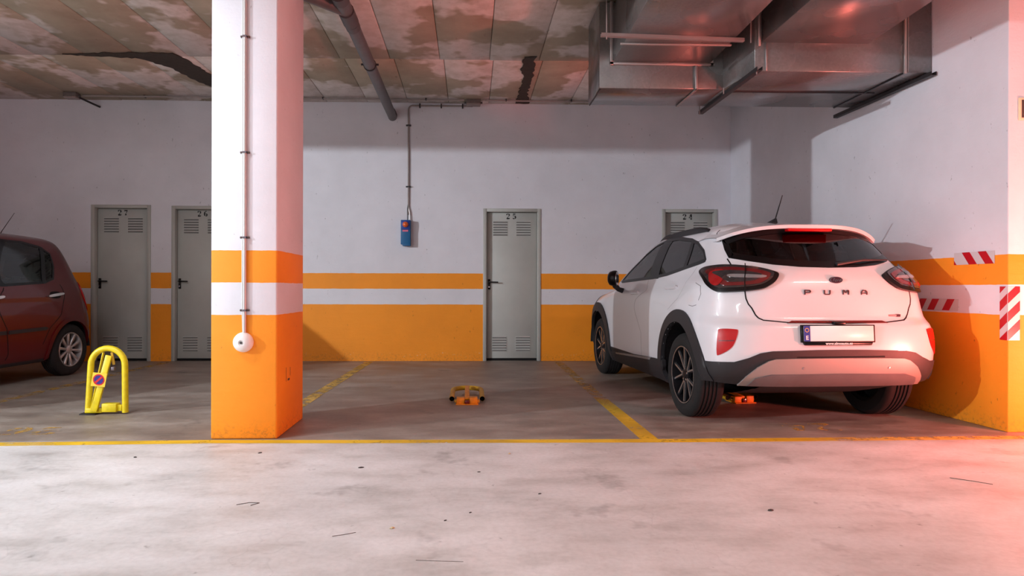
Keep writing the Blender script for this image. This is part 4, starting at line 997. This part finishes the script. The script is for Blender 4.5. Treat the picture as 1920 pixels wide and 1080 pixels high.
# spoiler
rows = [[] for _ in range(6)]
for t_ in np.linspace(-1, 1, 41):
    x = .655 * t_; a = abs(t_); yT = .375 + .19 * a ** 2.6; zB = 1.492 - .093 * a ** 3.4
    yF = 1.0; yM = .68 + .10 * a ** 3
    rows[0].append((x, yF, C.roof(x, yF) + .001)); rows[1].append((x, yM, max(zB + .040, C.roof(x, yM) + .008)))
    rows[2].append((x, yT + .05, zB + .036 - .004 * a)); rows[3].append((x, yT, zB + .026)); rows[4].append((x * .995, yT + .006, zB)); rows[5].append((x * .97, yT + .20, zB + .004))
spo = MB().grid(rows).obj('spoiler', MATS['car_white'], tg, smooth=60)
MB().box(-.175, .175, .376, .43, 1.470, 1.4915).obj('brake_light', MATS['lens_red'], spo, bevel=.004)
# wiper
pv = C.at(.02, 1.20, .012); tip = C.at(.175, 1.235, .020)
MB().tube([pv, C.at(.09, 1.222, .028), tip], [.014, .010, .006], 8).obj('rear_wiper', MATS['black_plastic'], tg, smooth=50)
# aerial
za = C.roof(0, .95)
an = MB().add([(-.035, .90, za), (.035, .90, za), (.03, 1.06, za), (-.03, 1.06, za), (-.010, .875, za + .045), (.010, .875, za + .045)], [(0, 1, 2, 3), (0, 4, 5, 1), (1, 5, 2), (0, 3, 4), (3, 2, 5, 4)]).obj('aerial_base', MATS['black_plastic'], wc_, bevel=.004)
MB().tube([(0, .885, za + .035), (-.03, .72, za + .215)], [.006, .0035], 8).obj('aerial_rod', MATS['black_plastic'], an, smooth=50)
for x in (-.37, .37): seat(wc_, x, 2.05, .58)
seat(wc_, 0, 1.12, .60, 1.26, .56, True)
MB().tube([(-.37 + .18 * math.cos(a), 2.62 + .05 * math.sin(a), .98 + .17 * math.sin(a)) for a in [k * math.pi / 10 for k in range(20)]], .014, 8, closed=True).obj('steering_wheel', MATS['interior_dark'], wc_, smooth=50)
MB().box(-.72, .72, 2.72, 3.15, .70, 1.02).obj('dashboard', MATS['interior_dark'], wc_, bevel=.05, seg=3)
C.patch('windscreen', wsl, 'glass_clear', .001, .004); C.patch('windscreen', mir(wsl), 'glass_clear', .001, .004)
MB().box(-.30, -.27, .9, 3.2, .19, .23).tube([(-.2, .45, .27), (-.2, 1.2, .25), (-.15, 2.6, .24)], .03, 10).obj('exhaust', MATS['dark_metal'], wc_, smooth=40)

# ------------------------------------------------------------------ red hatchback
rc = thing('car', (-5.455, 8.21, 0), math.radians(177.0), 'dark red hatchback backed up to the wall at the left edge', 'car', 'parked cars')
R_ = Car(MODUS, rc); ZR = .300
rd = R_.yz([(1.52, 1.035), (1.34, 1.525), (1.10, 1.525), (.864, 1.49), (.72, 1.416), (.715, 1.262), (.78, 1.115), (.93, 1.068)])
fd = R_.yz([(1.62, 1.030), (1.48, 1.53), (1.75, 1.53), (2.10, 1.47), (2.42, 1.33), (2.70, 1.15), (2.82, 1.03), (2.4, 1.015)])
rwr = [(0, 1.46), (-.15, 1.455), (-.205, 1.40), (-.21, 1.15), (-.15, 1.10), (0, 1.095)]; rwr = rwr + [(-a, b) for a, b in rwr[-2:0:-1]]
wsr = [(-1, 1.50), (-.93, 1.49), (-.84, 1.43), (-.82, 1.30), (-.815, 1.16), (-.86, 1.10), (-.93, 1.08), (-1, 1.08)]
rdr = R_.yz([(1.545, 1.02), (1.53, .5), (1.50, .28), (1.05, .28), (.98, .45), (.90, .60), (.72, .72), (.66, .95), (.70, 1.06), (.9, 1.05)])
fdr = R_.yz([(1.555, 1.02), (1.54, .5), (1.51, .28), (2.45, .28), (2.60, .6), (2.66, 1.0), (2.4, 1.01)])
gate = [(0, 1.50), (-.20, 1.46), (-.215, 1.10), (-.17, .85), (-.16, .62), (0, .60)]; gate = gate + [(-a, b) for a, b in gate[-2:0:-1]]
rp = R_.body('car_red', [('tailgate', gate), ('rear_door', rdr), ('rear_door.r', mir(rdr)), ('front_door', fdr), ('front_door.r', mir(fdr))], [rd, mir(rd), fd, mir(fd), rwr, wsr, mir(wsr)],
             [(.55, ZR), (3.03, ZR)], .345, .23, 130, 100)
R_.patch('rear_window', rwr, 'glass_privacy', .001, .004); R_.ring('rear_window_band', rwr, .03, 'black_gloss', .004, .012)
R_.patch('windscreen', wsr, 'glass_clear', .001, .004); R_.patch('windscreen', mir(wsr), 'glass_clear', .001, .004)
for sgn in (1, -1):
    fix = (lambda p: p) if sgn > 0 else mir
    R_.ring('window_trim', fix(rd), .026, 'black_gloss', .004, .014); R_.ring('window_trim', fix(fd), .026, 'black_gloss', .004, .014)
    R_.patch('rear_door_window', fix(R_.yz([(1.50, 1.045), (1.345, 1.510), (1.10, 1.512), (.87, 1.478), (.955, 1.075)])), 'glass_smoked', 0, .004)
    R_.patch('quarter_window', fix(R_.yz([(.92, 1.085), (.825, 1.462), (.735, 1.41), (.73, 1.265), (.79, 1.122)])), 'glass_smoked', 0, .004)
    R_.patch('pillar', fix(R_.yz([(.975, 1.065), (.915, 1.075), (.815, 1.475), (.870, 1.488)])), 'black_gloss', .005, .01)
    R_.patch('pillar', fix(R_.yz([(1.64, 1.03), (1.505, 1.035), (1.325, 1.525), (1.50, 1.53)])), 'black_gloss', .005, .01)
    R_.patch('front_window', fix(R_.yz([(1.65, 1.045), (1.51, 1.515), (1.75, 1.515), (2.09, 1.455), (2.40, 1.32), (2.68, 1.14), (2.78, 1.04)])), 'glass_smoked', 0, .004)
    R_.line('door_seam', fix(R_.yz([(1.55, 1.02), (1.54, .60), (1.51, .28)])), .010, 'dark_hole'); R_.line('door_seam', fix(R_.yz([(.70, 1.06), (.66, .93), (.74, .72), (.92, .58), (1.02, .40)])), .008, 'dark_hole')
    for (y0, y1, z) in ((.71, .92, .938), (1.60, 1.80, .915)):
        R_.patch('handle_recess', fix(smooth_poly(R_.yz([(y0 + .03, z - .03), (y1 - .04, z - .03), (y1 - .04, z + .035), (y0 + .03, z + .035)]))), 'dark_hole', .002, .004)
        R_.patch('door_handle', fix(smooth_poly(R_.yz([(y0, z), (y1, z - .022), (y1, z + .002), (y0, z + .024)]))), 'alloy', .024, .024, rp['rear_door' if sgn > 0 else 'rear_door.r'] if y0 < 1 else rp['front_door' if sgn > 0 else 'front_door.r'])
    R_.patch('rubbing_strip', fix(R_.yz([(.96, .575), (1.0, .555), (1.52, .545), (1.52, .582), (1.0, .592)])), 'black_plastic', .014, .016)
    R_.patch('rubbing_strip', fix(R_.yz([(1.56, .545), (2.40, .54), (2.44, .56), (2.40, .58), (1.56, .582)])), 'black_plastic', .014, .016)
    tlr = [(-.262, 1.02), (-.235, 1.08), (-.215, 1.08), (-.205, .92), (-.21, .76), (-.235, .74), (-.262, .86)]
    tb = R_.patch('tail_light', fix(smooth_poly(tlr, 4)), 'lens_red', .010, .02, None, .025); R_.patch('lens', fix(smooth_poly([(-.245, .95), (-.225, .96), (-.22, .88), (-.24, .87)], 4)), 'lens_grey', .014, .01, tb, .025)
    for ya in (.55, 3.03):
        arc = [(ya + .385 * math.cos(a), max(.215, ZR + .385 * math.sin(a))) for a in [math.radians(-12 + k * 204 / 28) for k in range(29)]]
        arc2 = [(ya + .335 * math.cos(a), max(.215, ZR + .335 * math.sin(a))) for a in [math.radians(192 - k * 204 / 28) for k in range(29)]]
        R_.patch('wheel_arch', fix(R_.yz(arc + arc2)), 'car_red', .010, .03)
        R_.well(ya, -sgn, .352, .50, .82, ZR)
        wheel(rc, (-sgn * .832, ya, ZR), -sgn, ZR, .185, .200, 10, 'plain')
    MB().lathe([(0, -.1), (.05, -.095), (.09, -.07), (.10, 0), (.10, .02), (0, .02)], Matrix.Translation((-sgn * .93, 2.55, 1.07)) @ Matrix.Rotation(math.radians(90), 4, 'X') @ Matrix.Diagonal((.9, .75, 1, 1)), 20).obj('side_mirror', MATS['car_red'], rc, smooth=50)
    MB().tube([(-sgn * .90, 2.58, 1.02), (-sgn * .80, 2.62, .99)], .022, 10).obj('mirror_stalk', MATS['black_plastic'], rc, smooth=50)
R_.line('tailgate_seam', gate[1:6] + [(-a, b) for a, b in gate[4:0:-1]], .010, 'dark_hole')
zr = R_.roof(0, .55)
MB().tube([(0, .62, zr - .005), (.0, .55, zr + .10), (.0, .36, zr + .33)], [.009, .004, .0025], 8).obj('aerial', MATS['black_plastic'], rc, smooth=50)
for x in (-.35, .35): seat(rc, x, 2.0, .62, .46, .60)
seat(rc, 0, 1.15, .62, 1.18, .52, True)
MB().box(-.68, .68, 2.62, 3.0, .72, 1.02).obj('dashboard', MATS['interior_dark'], rc, bevel=.05, seg=3)
for car_, hl, gr in ((R_, [(-.80, .80), (-.835, .90), (-.885, .87), (-.90, .78), (-.86, .70), (-.82, .70)], [(-.935, .46), (-.998, .46), (-.998, .60), (-.93, .60)]),
                     (C, [(-.80, .86), (-.83, .94), (-.87, .95), (-.90, .88), (-.88, .78), (-.84, .76)], [(-.90, .44), (-.998, .42), (-.998, .66), (-.92, .66)])):
    for sgn in (1, -1):
        fix = (lambda p: p) if sgn > 0 else mir
        hb_ = car_.patch('headlight', fix(smooth_poly(hl, 4)), 'lens_grey', .008, .02, None, .025)
        cx0 = sum(p[0] for p in hl) / 6; cz0 = sum(p[1] for p in hl) / 6
        car_.patch('headlight_lens', fix(smooth_poly([(cx0 + (a - cx0) * .55, cz0 + (b - cz0) * .55) for a, b in hl], 4)), 'plate_white', .012, .01, hb_, .025)
        car_.patch('grille', fix(gr), 'black_plastic', .008, .02)
